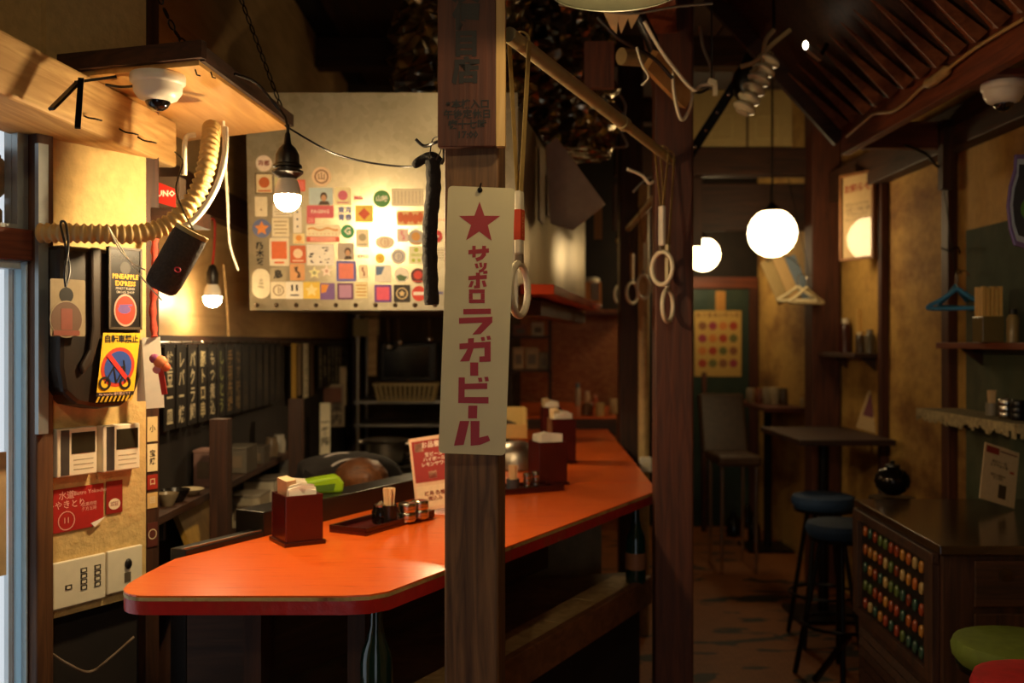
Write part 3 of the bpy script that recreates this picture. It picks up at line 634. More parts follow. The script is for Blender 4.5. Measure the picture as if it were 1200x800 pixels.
# ---------------------------------------------------------------- lamps
def bulb_lamp(name, c, sz, L, label, cord, cordmat, sock, tint=WARM):
    r = thing(name, label, 'lamp', c)
    MB().ball((0, 0, 0), .032 * sz, 14, (1, 1, .95)).build('bulb', emit(name + '_glow_%d' % L, tint, L), r, 60)
    MB().lathe([(.031*sz, .008*sz), (.030*sz, .022*sz), (.024*sz, .042*sz), (.018*sz, .05*sz)], 16).build('bulb_neck', white_p, r, 50)
    return r
b1 = P(337, 233, 2.54)
lamp = bulb_lamp('pendant_bulb', b1, 1.08, BULB_L, 'bare glowing bulb in black flanged socket before the sticker sheet', None, None, None)
MB().lathe([(.020, .05), (.030, .058), (.040, .066), (.040, .071), (.031, .074), (.031, .078), (.037, .080), (.036, .086), (.031, .09), (.030, .112), (.022, .128), (.010, .140), (.007, .165), (.004, .17)], 18).build('socket', black_p, lamp, 40)
cordp = [Vector((0, 0, .168)), Vector((.002, 0, .19)), P(337, 150, 2.54) - b1, P(334, 138, 2.54) - b1, P(322, 122, 2.54) - b1, P(300, 97, 2.5) - b1, Vector((-.6828, 2.45, 2.158)) - b1]
MB().tube(smoothpath(cordp), .004, 6).build('cord', black_p, lamp, 60)
b2_ = P(249, 350, 3.48)
lamp2 = bulb_lamp('pendant_bulb', b2_, 1.0, BULB2_L, 'bare bulb on a red cord hanging by the kitchen wall', None, None, None)
MB().lathe([(.019, .05), (.021, .055), (.021, .09), (.017, .1), (.012, .115), (.005, .12)], 14).build('socket', black_p, lamp2, 40)
rc = plain('red_cord', C('9a2418'), .8)
MB().tube(smoothpath([Vector((0, 0, .118)), P(251, 290, 3.48) - b2_, P(251, 258, 3.48) - b2_, P(240, 259, 3.4) - b2_, P(228, 257, 3.2) - b2_, P(216, 248, 2.9) - b2_]), .0045, 6).build('cord', rc, lamp2, 60)
# globe pendants
def globe(c, r_, label, L):
    r = thing('globe_lamp', label, 'lamp', c, 0, 'white globe pendants')
    MB().ball((0, 0, 0), r_, 20).build('globe', emit('globe_glow_%d' % L, (1.0, .72, .36), L), r, 60)
    MB().lathe([(r_*.45, r_*.88), (r_*.45, r_*.93), (r_*.28, r_*1.05), (r_*.1, r_*1.25), (1e-6, r_*1.26)], 16).build('cap', black_m, r, 40)
    MB().tube([(0, 0, r_*1.2), (0, 0, CEIL - .021 - c.z)], .006, 6).build('cord', black_p, r)
    return r
gl1 = globe(P(905, 273, 5.5), .134, 'large white glass globe pendant above the aisle beside the hangers', GLOBE_L)
gl2 = globe(P(824, 298, 7.6), .128, 'smaller looking white globe pendant near the green back wall', GLOBE_L + 4)
# tin shade near the top of the frame
def tin_lamp(loc, label):
    t_ = thing('tin_shade_lamp', label, 'lamp', loc, 0, 'tin shade lamps')
    return t_
tl = tin_lamp(P(722, -12, 1.9), 'flat grey tin lampshade hanging in front of the strap rail')
MB().lathe([(.128, 0), (.131, .001), (.131, .004), (.10, .022), (.05, .036), (.03, .05), (.028, .048), (.046, .033), (.098, .019), (.128, .003)], 32, cap=False).build('shade', plain('enamel_shade', C('50503f'), .35, .3, var=.1), tl, 50)
MB().ball((0, 0, .014), .02, 12, (1, 1, .8)).build('bulb', emit('shade_glow', WARM, SHADE_L), tl, 60)
MB().tube([(0, 0, .045), (0, 0, CEIL - .021 - tl.location.z)], .005, 6).build('cord', black_p, tl)
el = dup(tl, (-.25, .25, 2.55), None, 'flat grey tin lampshade added out of view inside the entrance')  # unseen lamp added above the viewer to brighten the beer sign
for ch in list(el.children):
    if ch.name.startswith('bulb'):
        bpy.data.objects.remove(ch)
    elif ch.name.startswith('cord'): bpy.data.objects.remove(ch)
MB().ball((0, 0, .012), .034, 12, (1, 1, .9)).build('bulb', emit('entrance_fill_glow', WARM, 620), el, 60)
MB().tube([(0, 0, .045), (0, 0, CEIL - .021 - 2.55)], .005, 6).build('cord', black_p, el)
# ---------------------------------------------------------------- strap rail and hand straps
brass_p = plain('rail_tube', C('b8aa7c'), .38, .35, var=.12, scale=20)
rail = thing('strap_rail', 'dull metal tube rail running from the weathered post to the reddish post', 'rail', (.02, 2.31, 2.2))
ra, rb = Vector((-.008, 2.32, 2.215)), P(787, 188, 3.46)
W(rail).tube([ra, ra.lerp(rb, .62)], .0185, 14).build('tube', brass_p, rail, 50)
W(rail).tube([ra.lerp(rb, .62), rb], .0155, 14).build('thin_tube', brass_p, rail, 50)
W(rail).tube([ra.lerp(rb, .60), ra.lerp(rb, .63)], .0215, 14).build('coupling', brass_p, rail, 50)
rail2 = thing('strap_rail', 'far tube rail carrying hand straps along the straight counter', 'rail', (.60, 3.72, 2.12))
W(rail2).tube([(.60, 3.63, 2.12), (.64, 5.48, 2.12)], .016, 12).tube([(.643, 5.62, 2.12), (.6542, 6.14, 2.12)], .016, 12).build('tube', brass_p, rail2, 50)
ring_m = plain('ivory_ring', C('d8ceb2'), .35, var=.04); web = plain('webbing', C('a58a4e'), .8, var=.15, scale=60); web_d = plain('webbing_dark', C('5a3a20'), .8)
def strap(c, zrail, rz, label, sleeve='d8ceb0', tagcol=None, webm=web, railrz=0, sc=1):
    """c = centre of the ring"""
    r = thing('hand_strap', label, 'hand strap', (c.x, c.y, c.z - .0625), rz, 'train hand straps on the rails')
    MB().tube([(.055 * math.cos(2*math.pi*k/28), 0, .0625 + .055 * math.sin(2*math.pi*k/28)) for k in range(28)], .0078, 10, True).build('ring', ring_m, r, 60)
    MB().obox((0, 0, .128), (.012, .016, .018)).build('buckle', steel_r, r)
    MB().box(-.0125, .0125, -.007, .007, .138, .272).build('sleeve', ink(sleeve), r, bevel=.003)
    if tagcol:
        m = MB(); m.box(-.0132, .0132, -.0077, .0077, .168, .232); lb = m.build('sleeve_label', ink(tagcol), r)
        t = MB(); text(t, 'ラガービール', .0085, 0, .2, -.0081, vert=True, bold=.02); t.build('lettering', ink('e8c070'), lb)
    h = (zrail - (c.z - .0625)) / sc; m = MB(); r.scale = (sc, sc, sc); LR = .0235
    for q in (-1, 1): m.add([(q*.004-.001 + a_, b_, z_) for a_, b_, z_ in ((0,-.009,.27),(.0015,-.009,.27),(.0015,.009,.27),(0,.009,.27))] + [(q*LR - .00075 + a_, b_, h) for a_, b_, z_ in ((0,-.009,0),(.0015,-.009,0),(.0015,.009,0),(0,.009,0))], [(0,1,2,3),(4,5,6,7),(0,1,5,4),(1,2,6,5),(2,3,7,6),(3,0,4,7)])
    m.tube([(LR * math.cos(math.pi*k/10), 0, h + LR*math.sin(math.pi*k/10)) for k in range(11)], .0025, 6)
    m.build('webbing', webm, r, rot=(0, 0, railrz - rz))
    return r
def railz(t): return ra.lerp(rb, t)
RZ1 = math.atan2(rb.y - ra.y, rb.x - ra.x) - R(90)
p = railz(.045); strap(Vector((p.x, p.y, P(608, 343, p.y).z)), p.z, R(70), 'hand strap with red labelled sleeve right beside the beer sign', 'e4dcc0', 'c8401c', web, RZ1, 1.12)
p = railz(.915); strap(Vector((p.x, p.y, P(775, 314, p.y).z)), p.z, R(-60), 'white sleeved hand strap, shorter of the pair by the reddish post', 'd8d0c0', None, web, RZ1)
p = railz(.965); strap(Vector((p.x, p.y, P(790, 358, p.y).z)), p.z, R(62), 'hand strap with yellowed sleeve, longer of the pair by the reddish post', 'c8b88c', None, web, RZ1)
for px, py, d, lab, sl in ((741, 343, 5.26, 'brown sleeved hand strap hanging before the beige pipe', 'a8804a'), (754, 336, 4.72, 'dusty hand strap between reddish post and beige pipe', 'b8a070'), (718, 345, 6.02, 'distant pale hand strap hanging beside the nearly black post', 'e0d4b0')):
    c = P(px, py, d); strap(Vector((.60 + .0216 * (d - 3.63), c.y, c.z)), 2.12, R(50), lab, sl, None, web_d, R(-1.2))
# ---------------------------------------------------------------- entrance wall: things fixed to it
def WLo(px, py, off):
    p = hit(px, py, WL0 + WLN * off, WLN); return (p - WL0).dot(U), p.z
def wthing(name, label, cat, px, py, off=0, group=None):
    s, z = WLo(px, py, off); return thing(name, label, cat, WLp(s, z, 0), UA, group)
def wquad(px0, py0, px1, py1, off):
    """local half width and height of a thing whose face spans these pixels"""
    s0, _ = WLo(px0, (py0+py1)/2, off); s1, _ = WLo(px1, (py0+py1)/2, off); pm = (px0+px1)/2
    _, z1 = WLo(pm, py0, off); _, z0 = WLo(pm, py1, off); return (s0+s1)/2, (s1-s0)/2, z0, z1
def wface(name, label, cat, px0, py0, px1, py1, off, group=None):
    sc, hw, z0, z1 = wquad(px0, py0, px1, py1, off); r = thing(name, label, cat, WLp(sc, z0, 0), UA, group); return r, hw, z1 - z0
# pale timber beam and the hanging plywood board
Wone('pale_beam', (-1.1, 2.2, 2.0), lambda m: m.prism([(-1.075, 1.3), (-.955, 2.84), (-1.17, 2.84), (-1.29, 1.3)], 1.995, 2.125), wood('pale_beam', C('a87f48'), C('d3ad70'), (14, 1.0, 14), .7), 'thick pale timber beam above the switches, full of bent nails', 'beam', bevel=.008)
bd = thing('plywood_shelf', 'bright plywood board hung on chains above the entrance wall', 'shelf', (-.87, 2.7, 2.13))
q = [(-1.07, 2.385), (-.715, 2.275), (-.665, 2.96), (-1.03, 3.14)]
W(bd).prism(q, 2.131, 2.151).build('board', ply, bd)
W(bd).beam((-1.08, 2.378, 2.163), (-.70, 2.262, 2.163), .02, .04).build('front_strip', dark_wx, bd)
W(bd).beam((-.706, 2.27, 2.156), (-.656, 2.965, 2.156), .012, .035).build('side_strip', dark_wy, bd)
for (bx, by) in ((-.735, 2.31), (-.705, 2.33)):
    W(bd).tube([(bx, by, 2.131), (bx + .004, by, 2.118), (bx + .012, by, 2.116)], .0018, 5).build('bent_nail', black_m, bd)
def chain(p, q_, label, name='chain', sag=.05):
    p, q_ = Vector(p), Vector(q_); r = thing(name, label, 'chain', q_ if q_.z < p.z else p); n = int((p - q_).length / .026)
    lk = MB(); lk.tube([(.006 * math.cos(a), 0, .014 * math.sin(a)) for a in [2*math.pi*k/10 for k in range(10)]], .0022, 5, True); me = lk.mesh('link', black_m, 60)
    for i in range(n):
        t = (i + .5) / n; c = p.lerp(q_, t) - Vector((0, 0, sag * 4 * t * (1 - t))); d = (q_ - p) + Vector((0, 0, -sag * 4 * (1 - 2*t)))
        o = bpy.data.objects.new('link', me); COL.objects.link(o); o.parent = r; o.location = c - r.location
        o.rotation_euler = (d.to_track_quat('Z', 'Y') @ Euler((0, 0, R(90 * (i % 2)))).to_quaternion()).to_euler()
    return r
chain(P(178, -30, 2.35), P(238, 62, 2.32), 'black chain from the ceiling to the near corner of the plywood board')
chain(P(268, -40, 2.75), P(330, 127, 2.9), 'black chain holding the far corner of the plywood board', sag=0)
# security cameras
def dome(c, label, sc=1):
    r = thing('dome_camera', label, 'camera', c, 0, 'dome security cameras')
    MB().lathe([(1e-6, 0), (.072, 0), (.074, -.006), (.074, -.022), (.069, -.027), (.066, -.03), (.064, -.048), (.052, -.066), (.034, -.074)], 26).build('housing', white_p, r, 45)
    MB().lathe([(.034, -.068), (.033, -.078), (.026, -.09), (.014, -.098), (1e-6, -.1)], 20).build('dome', plain('smoked_dome', C('0d0d10'), .06, coat=.6) if 'smoked_dome' not in MATS else MATS['smoked_dome'], r, 60)
    r.scale = (sc, sc, sc); return r
cp = G(185, 88, 2.13); dc = dome(Vector((cp.x, cp.y, 2.1305)), 'white dome camera screwed under the bright plywood board', .86)
MB().tube(smoothpath([Vector((-.06, 0, -.03)), P(135, 104, 2.42) - dc.location, P(114, 101, 2.4) - dc.location]), .004, 6).build('cable', black_p, dc, 60)
br = thing('metal_bracket', 'bent dark metal bracket nailed across the pale beam', 'bracket', P(92, 150, 2.12))
W(br).beam(P(95, 92, 2.18), P(91, 150, 2.12), .012, .006).build('drop_arm', black_m, br)
W(br).beam(P(92, 96, 2.18), P(60, 128, 2.10), .014, .006).build('side_arm', black_m, br)
W(br).beam(P(90, 96, 2.18), P(134, 90, 2.3), .012, .006).build('board_arm', black_m, br)
for (px, py) in ((105, 137), (149, 154), (171, 164)):
    p = P(px, py, {105: 2.33, 149: 2.5, 171: 2.6}[px])
    Wone('bent_nail', p, lambda m: m.tube(smoothpath([p + Vector((-.018, -.01, .006)), p + Vector((0, -.012, -.004)), p + Vector((.016, -.006, -.006)), p + Vector((.02, .02, -.004))], 4), .0022, 5), black_m, {105: 'bent nail in the pale beam next to the metal bracket', 149: 'bent nail midway between metal bracket and beam end', 171: 'bent nail nearest the end of the pale beam'}[px], 'nail', 'bent nails in the pale beam')
# corrugated hose
hpth = smoothpath([P(46, 273, 2.36), P(80, 273, 2.36), P(120, 274, 2.38), P(160, 274, 2.42), P(190, 266, 2.46), P(215, 248, 2.48), P(233, 222, 2.5), P(243, 190, 2.52), P(247, 160, 2.56), P(248, 148, 2.6)], 22)
def resample(ps, step):
    out = [ps[0].copy()]; acc = 0
    for a_, b_ in zip(ps, ps[1:]):
        d_ = (b_ - a_).length; t = step - acc
        while t <= d_: out.append(a_.lerp(b_, t / d_)); t += step
        acc = d_ - (t - step)
    return out
hpth = resample(hpth, .0028)
rr = [.0215 + .0030 * math.sin(i * 2 * math.pi / 6) for i in range(len(hpth))]
Wone('corrugated_hose', hpth[0], lambda m: m.tube(hpth, rr, 14), plain('hose_cream', C('b8975c'), .55, var=.08), 'cream corrugated hose bending across the entrance wall up to plywood', 'hose', smooth=70)
wp = smoothpath([P(200, 276, 2.44), P(230, 255, 2.46), P(252, 222, 2.48), P(263, 185, 2.5), P(264, 150, 2.55)], 8)
Wone('cable', wp[0], lambda m: m.tube(wp, .008, 8), cream, 'flat cream cable bundled along the corrugated hose', 'cable', smooth=60)
wp = smoothpath([P(216, 178, 2.55), P(217, 165, 2.55), P(221, 159, 2.56), P(229, 158, 2.57)], 5)
Wone('cable_trunking', P(216, 205, 2.55), lambda m: m.tube([P(216, 205, 2.55)] + wp, .007, 8), cream, 'cream elbow conduit beside the top of the corrugated hose', 'conduit', smooth=60)
# portable speaker hung from the hose
spc, spd = P(226, 270, 2.34), P(186, 341, 2.34)
sp = thing('portable_speaker', 'black cylindrical portable speaker hanging tilted from the hose', 'speaker', spd)
ax = (spc - spd); L = ax.length; M = ax.to_track_quat('Z', 'Y').to_matrix().to_4x4()
m = MB(); m.x = M; m.lathe([(1e-6, .004), (.030, .004), (.038, .012), (.041, .03), (.041, L - .02), (.039, L - .006)], 24); m.build('grille', plain('speaker_mesh', C('33291f'), .85, var=.3, scale=160, bump=.4), sp, 50)
m = MB(); m.x = M; m.lathe([(.0385, L - .012), (.041, L - .008), (.041, L), (.035, L + .001), (.033, L - .012), (1e-6, L - .014)], 24); m.build('end_ring', plain('speaker_ring', C('8f7a44'), .5), sp, 50)
m = MB(); m.x = Matrix.Translation((P(208, 316, 2.295) - spd)) @ Matrix.Rotation(R(30), 4, 'Y')
for k in range(12):
    t0, t1 = 2*math.pi*k/12, 2*math.pi*(k+1)/12; m.prism([(.008*math.cos(t0), .0065*math.sin(t0)), (.008*math.cos(t1), .0065*math.sin(t1)), (.0055*math.cos(t1), .004*math.sin(t1)), (.0055*math.cos(t0), .004*math.sin(t0))], -.001, .001, 'y')
m.build('logo', ink('c02838'), sp)
wp = smoothpath([P(226, 268, 2.34), P(214, 245, 2.42), P(206, 220, 2.47), P(214, 190, 2.52), P(205, 178, 2.55)], 6)
W(sp).tube(wp, .0025, 6).build('hanging_cord', black_p, sp, 60)
# black moulded guard with plates and warning sign
OFF = .085
sc, hw, z0, z1 = wquad(70, 291, 168, 476, OFF)
gd = thing('equipment_cover', 'black moulded cover with rounded bottom mounted on the plaster wall', 'cover', WLp(sc, z0, 0), UA)
H = z1 - z0
prof = [(-hw, H), (hw * .98, H), (hw * .96, H * .18), (hw * .78, H * .05), (hw * .45, -.004), (-.1 * hw, -.006), (-hw * .62, .008), (-hw * .92, H * .1), (-hw, H * .25)]
MB().prism(prof, -OFF, -.001, 'y').build('shell', wood('cover_black', C('17110d'), C('2c2018'), (6, 6, 2), .4, .1), gd, bevel=.012)
MB().prism([(x_ - hw * .2, z_) for x_, z_ in ((-hw * .16, H), (hw * .1, H), (hw * .08, H * .45), (-hw * .1, H * .28), (-hw * .34, H * .2), (-hw * .4, H * .26), (-hw * .2, H * .36), (-hw * .14, H * .5))], -OFF - .012, -OFF, 'y').build('ridge', wood('cover_brown', C('241a12'), C('3a2a1c'), (6, 6, 2), .45, .1), gd, bevel=.006)
def on_cover(px0, py0, px1, py1): return wquad(px0, py0, px1, py1, OFF + .014)
s_, h_, a_, b_ = on_cover(127, 290, 166, 386)
pl = thing('name_plate', 'black upright plate with gold lettering and round red badge on the cover', 'plate', WLp(s_, a_, OFF + .002), UA)
MB().box(-h_, h_, -.012, -.001, 0, b_ - a_).build('backing', plain('plate_black', C('1a1512'), .35), pl, bevel=.002)
for q in ((-h_, h_, 0, .006), (-h_, h_, b_ - a_ - .006, b_ - a_), (-h_, -h_ + .006, 0, b_ - a_), (h_ - .006, h_, 0, b_ - a_)): MB().box(q[0], q[1], -.0145, -.012, q[2], q[3]).build('rim', plain('plate_rim', C('4a3d2c'), .5) if 'plate_rim' not in MATS else MATS['plate_rim'], pl)
m = MB(); text(m, 'PINEAPPLE\nEXPRESS', .0165, 0, (b_ - a_) * .60, -.0126, bold=.04); m.build('lettering', ink('d8a428'), pl)
m = MB(); text(m, 'FINEST BLEND\nSMOKE SHOP', .009, 0, (b_ - a_) * .475, -.0126, bold=.01); m.build('small_lettering', ink('b8b0a0'), pl)
m = MB(); text(m, '☆ Special ☆', .016, 0, (b_ - a_) * .88, -.0126, bold=.01); m.prism(poly((0, (b_ - a_) * .75), .016, 14), -.0125, -.012, 'y'); m.build('faint_emblem', ink('4a4640'), pl)
m = MB(); m.prism(poly((0, (b_ - a_) * .235), .034, 26, 0, 1, 1.2), -.0128, -.012, 'y'); m.build('badge_ring', ink('c89a86'), pl)
m = MB(); m.prism(poly((0, (b_ - a_) * .235), .030, 26, 0, 1, 1.2), -.0133, -.0128, 'y'); m.build('badge', ink('c8341c'), pl)
m = MB(); m.prism(poly((-.004, (b_ - a_) * .245), .016, 12, 0, 1.2, .7), -.0137, -.0133, 'y'); m.prism([(-.02, (b_-a_)*.30), (.02, (b_-a_)*.31), (.02, (b_-a_)*.29), (-.02, (b_-a_)*.285)], -.0137, -.0133, 'y'); m.build('badge_print', ink('6a4a8a'), pl)
s_, h_, a_, b_ = on_cover(108, 390, 167, 470); HH = b_ - a_
ws = thing('warning_sign', 'yellow no bicycles sign with blue disc and red slash on the black cover', 'sign', WLp(s_, a_, OFF + .0125), UA)
sk = lambda x, z: (x * h_ + (z / HH - .5) * h_ * .30, z)     # the sheet leans with the curve it is stuck on
def wsp(name, pts, mt, lay): 
    m = MB(); m.prism([sk(*p) for p in pts], -.0012 - .0005 * lay, -.0005 * lay - .0007, 'y'); return m.build(name, mt, ws)
wsp('sheet', [(-.72, .14 * HH), (.76, .14 * HH), (.76, HH), (-.72, HH)], ink('e6b81e'), 0)
wsp('disc', [(x / h_, z) for x, z in poly((0, HH * .50), HH * .29, 28)], ink('c23a24'), 1)
wsp('disc_field', [(x / h_, z) for x, z in poly((0, HH * .50), HH * .235, 28)], ink('2a4a9a'), 2)
m = MB()
for cx in (-.46, .34):
    for k in range(14):
        t0, t1 = 2*math.pi*k/14, 2*math.pi*(k+1)/14; ro, ri = .017, .0115; c_ = sk(cx, HH * .27)
        m.prism([(c_[0]+ro*math.cos(t0), c_[1]+ro*math.sin(t0)), (c_[0]+ro*math.cos(t1), c_[1]+ro*math.sin(t1)), (c_[0]+ri*math.cos(t1), c_[1]+ri*math.sin(t1)), (c_[0]+ri*math.cos(t0), c_[1]+ri*math.sin(t0))], -.0036, -.0026, 'y')
for p_, q_ in (((-.46, HH*.27), (-.18, HH*.5)), ((-.18, HH*.5), (.25, HH*.5)), ((.25, HH*.5), (.34, HH*.27)), ((-.18, HH*.5), (-.02, HH*.27)), ((-.02, HH*.27), (.25, HH*.5)), ((.25, HH*.5), (.18, HH*.60))):
    a2, c2 = Vector(sk(*p_)), Vector(sk(*q_)); d2 = (c2 - a2).normalized() * .0018; n2 = Vector((-d2.y, d2.x)); m.prism([tuple(a2 + n2), tuple(c2 + n2), tuple(c2 - n2), tuple(a2 - n2)], -.0036, -.0026, 'y')
m.build('bicycle', ink('15110f'), ws)
wsp('slash', [(-.50, HH * .66), (-.40, HH * .71), (.42, HH * .36), (.32, HH * .31)], ink('d03028'), 5)
m = MB(); c_ = sk(.02, HH * .905); text(m, '自転車禁止', .0205, c_[0], c_[1], -.0022, bold=.03); m.build('lettering', ink('15110f'), ws)
wsp('strip', [(-.72, .085 * HH), (.76, .085 * HH), (.76, .135 * HH), (-.72, .135 * HH)], ink('241a16'), 0)
m = MB(); c_ = sk(.0, HH * .11); text(m, 'No bicycles 通行禁止です', .0085, c_[0], c_[1], -.0016, bold=.01); m.build('small_lettering', ink('d8b0a0'), ws)
for k in range(9): wsp('hazard_stripe', [(-.72 + k*.165, 0), (-.64 + k*.165, 0), (-.56 + k*.165, .08 * HH), (-.64 + k*.165, .08 * HH)], ink('c8a028'), 0)
# card with a disc hung in front of the cover
s_, h_, a_, b_ = wquad(60, 327, 101, 394, .11)
cdn = thing('disc_card', 'grey card with round hole and brown disc label hung on black cord', 'card', WLp(s_, a_, .105), UA)
HH = b_ - a_
m = MB(); m.prism(rrect(h_ * 2, HH, .004, 2, 0, HH/2), -.002, 0, 'y'); m.build('card', plain('card_grey', C('8a7a5c'), .7), cdn)
m = MB(); m.prism(poly((-.005, HH * .72), .0185, 18), -.0028, -.002, 'y'); m.build('hole', black_p, cdn)
m = MB(); m.prism(poly((-.005, HH * .30), .044, 28), -.003, -.002, 'y'); m.build('disc_rim', ink('8a7a5e'), cdn)
m = MB(); m.prism(poly((-.005, HH * .30), .041, 28), -.0036, -.003, 'y'); m.build('disc', ink('5a3e2a'), cdn)
m = MB(); m.prism(rrect(.03, .05, .003, 2, -.005, HH * .3), -.0041, -.0036, 'y'); m.prism(rrect(.07, .012, .003, 2, -.005, HH * .06), -.0041, -.0036, 'y'); m.build('disc_print', ink('7a3a28'), cdn)
wp = smoothpath([P(77, 336, 2.28), P(82, 315, 2.3), P(76, 285, 2.32), P(71, 262, 2.34), P(77, 262, 2.32), P(80, 290, 2.29), P(76, 318, 2.27), P(77, 336, 2.265)], 6)
W(cdn).tube(wp, .003, 6).build('cord', black_p, cdn, 60)
for k, pts in enumerate(([(127, 266, 2.34), (148, 300, 2.32), (166, 325, 2.30), (190, 352, 2.28)], [(128, 268, 2.33), (140, 292, 2.31), (155, 308, 2.3), (170, 316, 2.29)])):
    wp = smoothpath([P(*t) for t in pts], 6); Wone('string', wp[0], lambda m: m.tube(wp, .0018, 5), cream, ('long' if k == 0 else 'short') + ' pale string dangling from the hose over the plate', 'string', smooth=60)
# two thermostat panels
for k, (a, lab) in enumerate((((67, 501, 114, 557), 'cream thermostat panel nearer the door post'), ((121, 497, 164, 551), 'cream thermostat panel nearer the kitchen opening'))):
    r, hw, HH = wface('thermostat', lab, 'thermostat', *a, .03, 'wall thermostats')
    MB().box(-hw, hw, -.03, -.001, 0, HH).build('case', cream, r, bevel=.003)
    MB().box(-hw * .82, -hw * .42, -.0315, -.03, .004, HH - .004).build('button_strip', plain('thermo_dark', C('43403c'), .4) if k == 0 else MATS['thermo_dark'], r)
    MB().box(-hw * .30, hw * .88, -.0312, -.03, HH * .46, HH * .9).build('screen', plain('lcd', C('2f2a1e'), .25) if k == 0 else MATS['lcd'], r)
    for q in range(3): MB().box(-hw * .2, hw * .8, -.0306, -.03, HH * (.12 + .1 * q), HH * (.14 + .1 * q)).build('caption', ink('a89c80'), r)
# red leaflets
r, hw, HH = wface('red_leaflet', 'wide red leaflet with pale handwriting and curled corner on plaster wall', 'leaflet', 63, 570, 122, 620, .006)
MB().prism([(-hw, 0), (hw * .55, .0), (hw, HH * .2), (hw, HH), (-hw, HH)], -.0045, -.003, 'y').build('sheet', ink('a8201c'), r)
MB().prism([(hw * .55, .0), (hw, HH * .2), (hw * .4, HH * .10)], -.012, -.0105, 'y').build('curled_corner', napkin, r)
m = MB(); text(m, '水道\nのやきとり', .022, -hw * .5, HH * .72, -.005, bold=.01); text(m, 'Bistro Yokocho', .015, hw * .45, HH * .85, -.005, bold=.01); text(m, '営業時間\n夕方五時', .011, hw * .4, HH * .5, -.005)
for k in range(16):
    t0, t1 = 2*math.pi*k/16, 2*math.pi*(k+1)/16; c_ = (-hw*.5, HH*.25); ro, ri = .024, .0215
    m.prism([(c_[0]+ro*math.cos(t0), c_[1]+ro*math.sin(t0)), (c_[0]+ro*math.cos(t1), c_[1]+ro*math.sin(t1)), (c_[0]+ri*math.cos(t1), c_[1]+ri*math.sin(t1)), (c_[0]+ri*math.cos(t0), c_[1]+ri*math.sin(t0))], -.0052, -.0046, 'y')
text(m, '11', .02, -hw*.5, HH*.25, -.005, bold=.02); m.build('lettering', ink('e0a494'), r)
r, hw, HH = wface('red_leaflet', 'narrow dark red ticket with a white seal beside the wide leaflet', 'leaflet', 125, 563, 144, 601, .006)
MB().box(-hw, hw, -.0045, -.003, 0, HH).build('sheet', ink('8a1c16'), r)
MB().prism(poly((0, HH * .28), hw * .72, 18, 0, 1, .8), -.0051, -.0045, 'y').build('seal', ink('e8d8b8'), r)
m = MB(); text(m, '認証', .013, 0, HH * .28, -.0054); m.build('lettering', ink('8a1c16'), r)
# switch plates
r, hw, HH = wface('switch_plate', 'wide cream switch plate with columns of small black labels', 'switch plate', 62, 654, 124, 708, .012)
MB().box(-hw, hw, -.012, -.001, 0, HH).build('plate', cream, r, bevel=.003)
for (x, n) in ((-.45, 1), (.12, 4), (.65, 4)):
    for q in range(n):
        z = HH * (.30 + .125 * q) if n > 1 else HH * .38
        MB().box(hw * (x - .1), hw * (x + .14), -.0135, -.012, z, z + HH * .10).build('label_mark', ink('3a342a'), r)
        MB().box(hw * (x - .06), hw * (x + .08), -.0145, -.0135, z + HH*.02, z + HH * .075).build('switch_key', cream, r)
r, hw, HH = wface('switch_plate', 'narrower cream switch plate with one knob behind the counter end', 'switch plate', 126, 642, 167, 692, .012)
MB().box(-hw, hw, -.012, -.001, 0, HH).build('plate', cream, r, bevel=.003)
MB().ball((hw * .15, -.014, HH * .62), .011, 10, (1, .6, 1.3)).build('knob', black_p, r, 60)
MB().box(hw * -.05, hw * .3, -.0135, -.012, HH * .2, HH * .42).build('label_mark', ink('5a5040'), r)
# labels on the narrow dark jamb, and paper charms hung there
for k, (py0, py1, col, tx, lab) in enumerate(((488, 517, 'd8c088', '小', 'small yellow label'), (520, 552, 'e4d4a4', '宝焼', 'cream label with two black characters'), (556, 573, '9a2a1c', '口', 'dark red label'), (577, 595, 'd0b070', '回', 'yellow label with square mark'), (612, 640, '5a2a20', '◯', 'brown round label'))):
    off = .004; p0 = hit(178, (py0+py1)/2, WLp(s_end + .022, 0, .0), WLN); HH = (py1 - py0) / F * p0.y
    r = thing('price_label', lab + ' on the dark jamb beside the kitchen opening', 'label', Vector((p0.x, p0.y, p0.z - HH/2)) + WLN * .001, UA, 'labels on the dark jamb')
    MB().box(-.017, .017, -.0015, 0, 0, HH).build('paper', ink(col), r); m = MB(); text(m, tx, .02, 0, HH/2, -.0018, vert=True, bold=.02); m.build('lettering', ink('1c1410') if k < 2 else ink('d8c8a0'), r)
for k, (x, y_, z_, wd_, hh, dz, lab) in enumerate(((173, 395, 478, .045, 0, 0, 'long white paper charm hanging at the jamb, lower edge cut square'), (167, 398, 470, .04, .012, 0, 'white paper charm tucked behind the other on the jamb'))):
    a0, a1 = P(x + 4, y_, 2.6 - .0 + hh), P(x + 9 if k == 0 else x + 3, z_, 2.6 + hh)
    Wone('paper_charm', a1, lambda m: m.beam(a0, a1, wd_, .002, up=(0.2, -1, 0)), napkin, lab, 'paper charm', 'paper charms at the jamb')
fl = thing('paper_flower', 'pink and orange paper flower pinned on the paper charms', 'flower', P(186, 425, 2.55))
for k, (px, py, col, r_) in enumerate(((181, 420, '9a4a7a', .014), (188, 424, 'e08a5a', .019), (194, 430, 'd8683a', .013), (184, 433, 'c88aa0', .012))):
    W(fl).ball(P(px, py, 2.55), r_, 10, (1, .5, .9)).build('petal', ink(col), fl, 60)
W(fl).beam(P(188, 432, 2.55), P(193, 462, 2.55), .014, .004, up=(0, -1, 0)).build('ribbon', ink('b02a20'), fl)
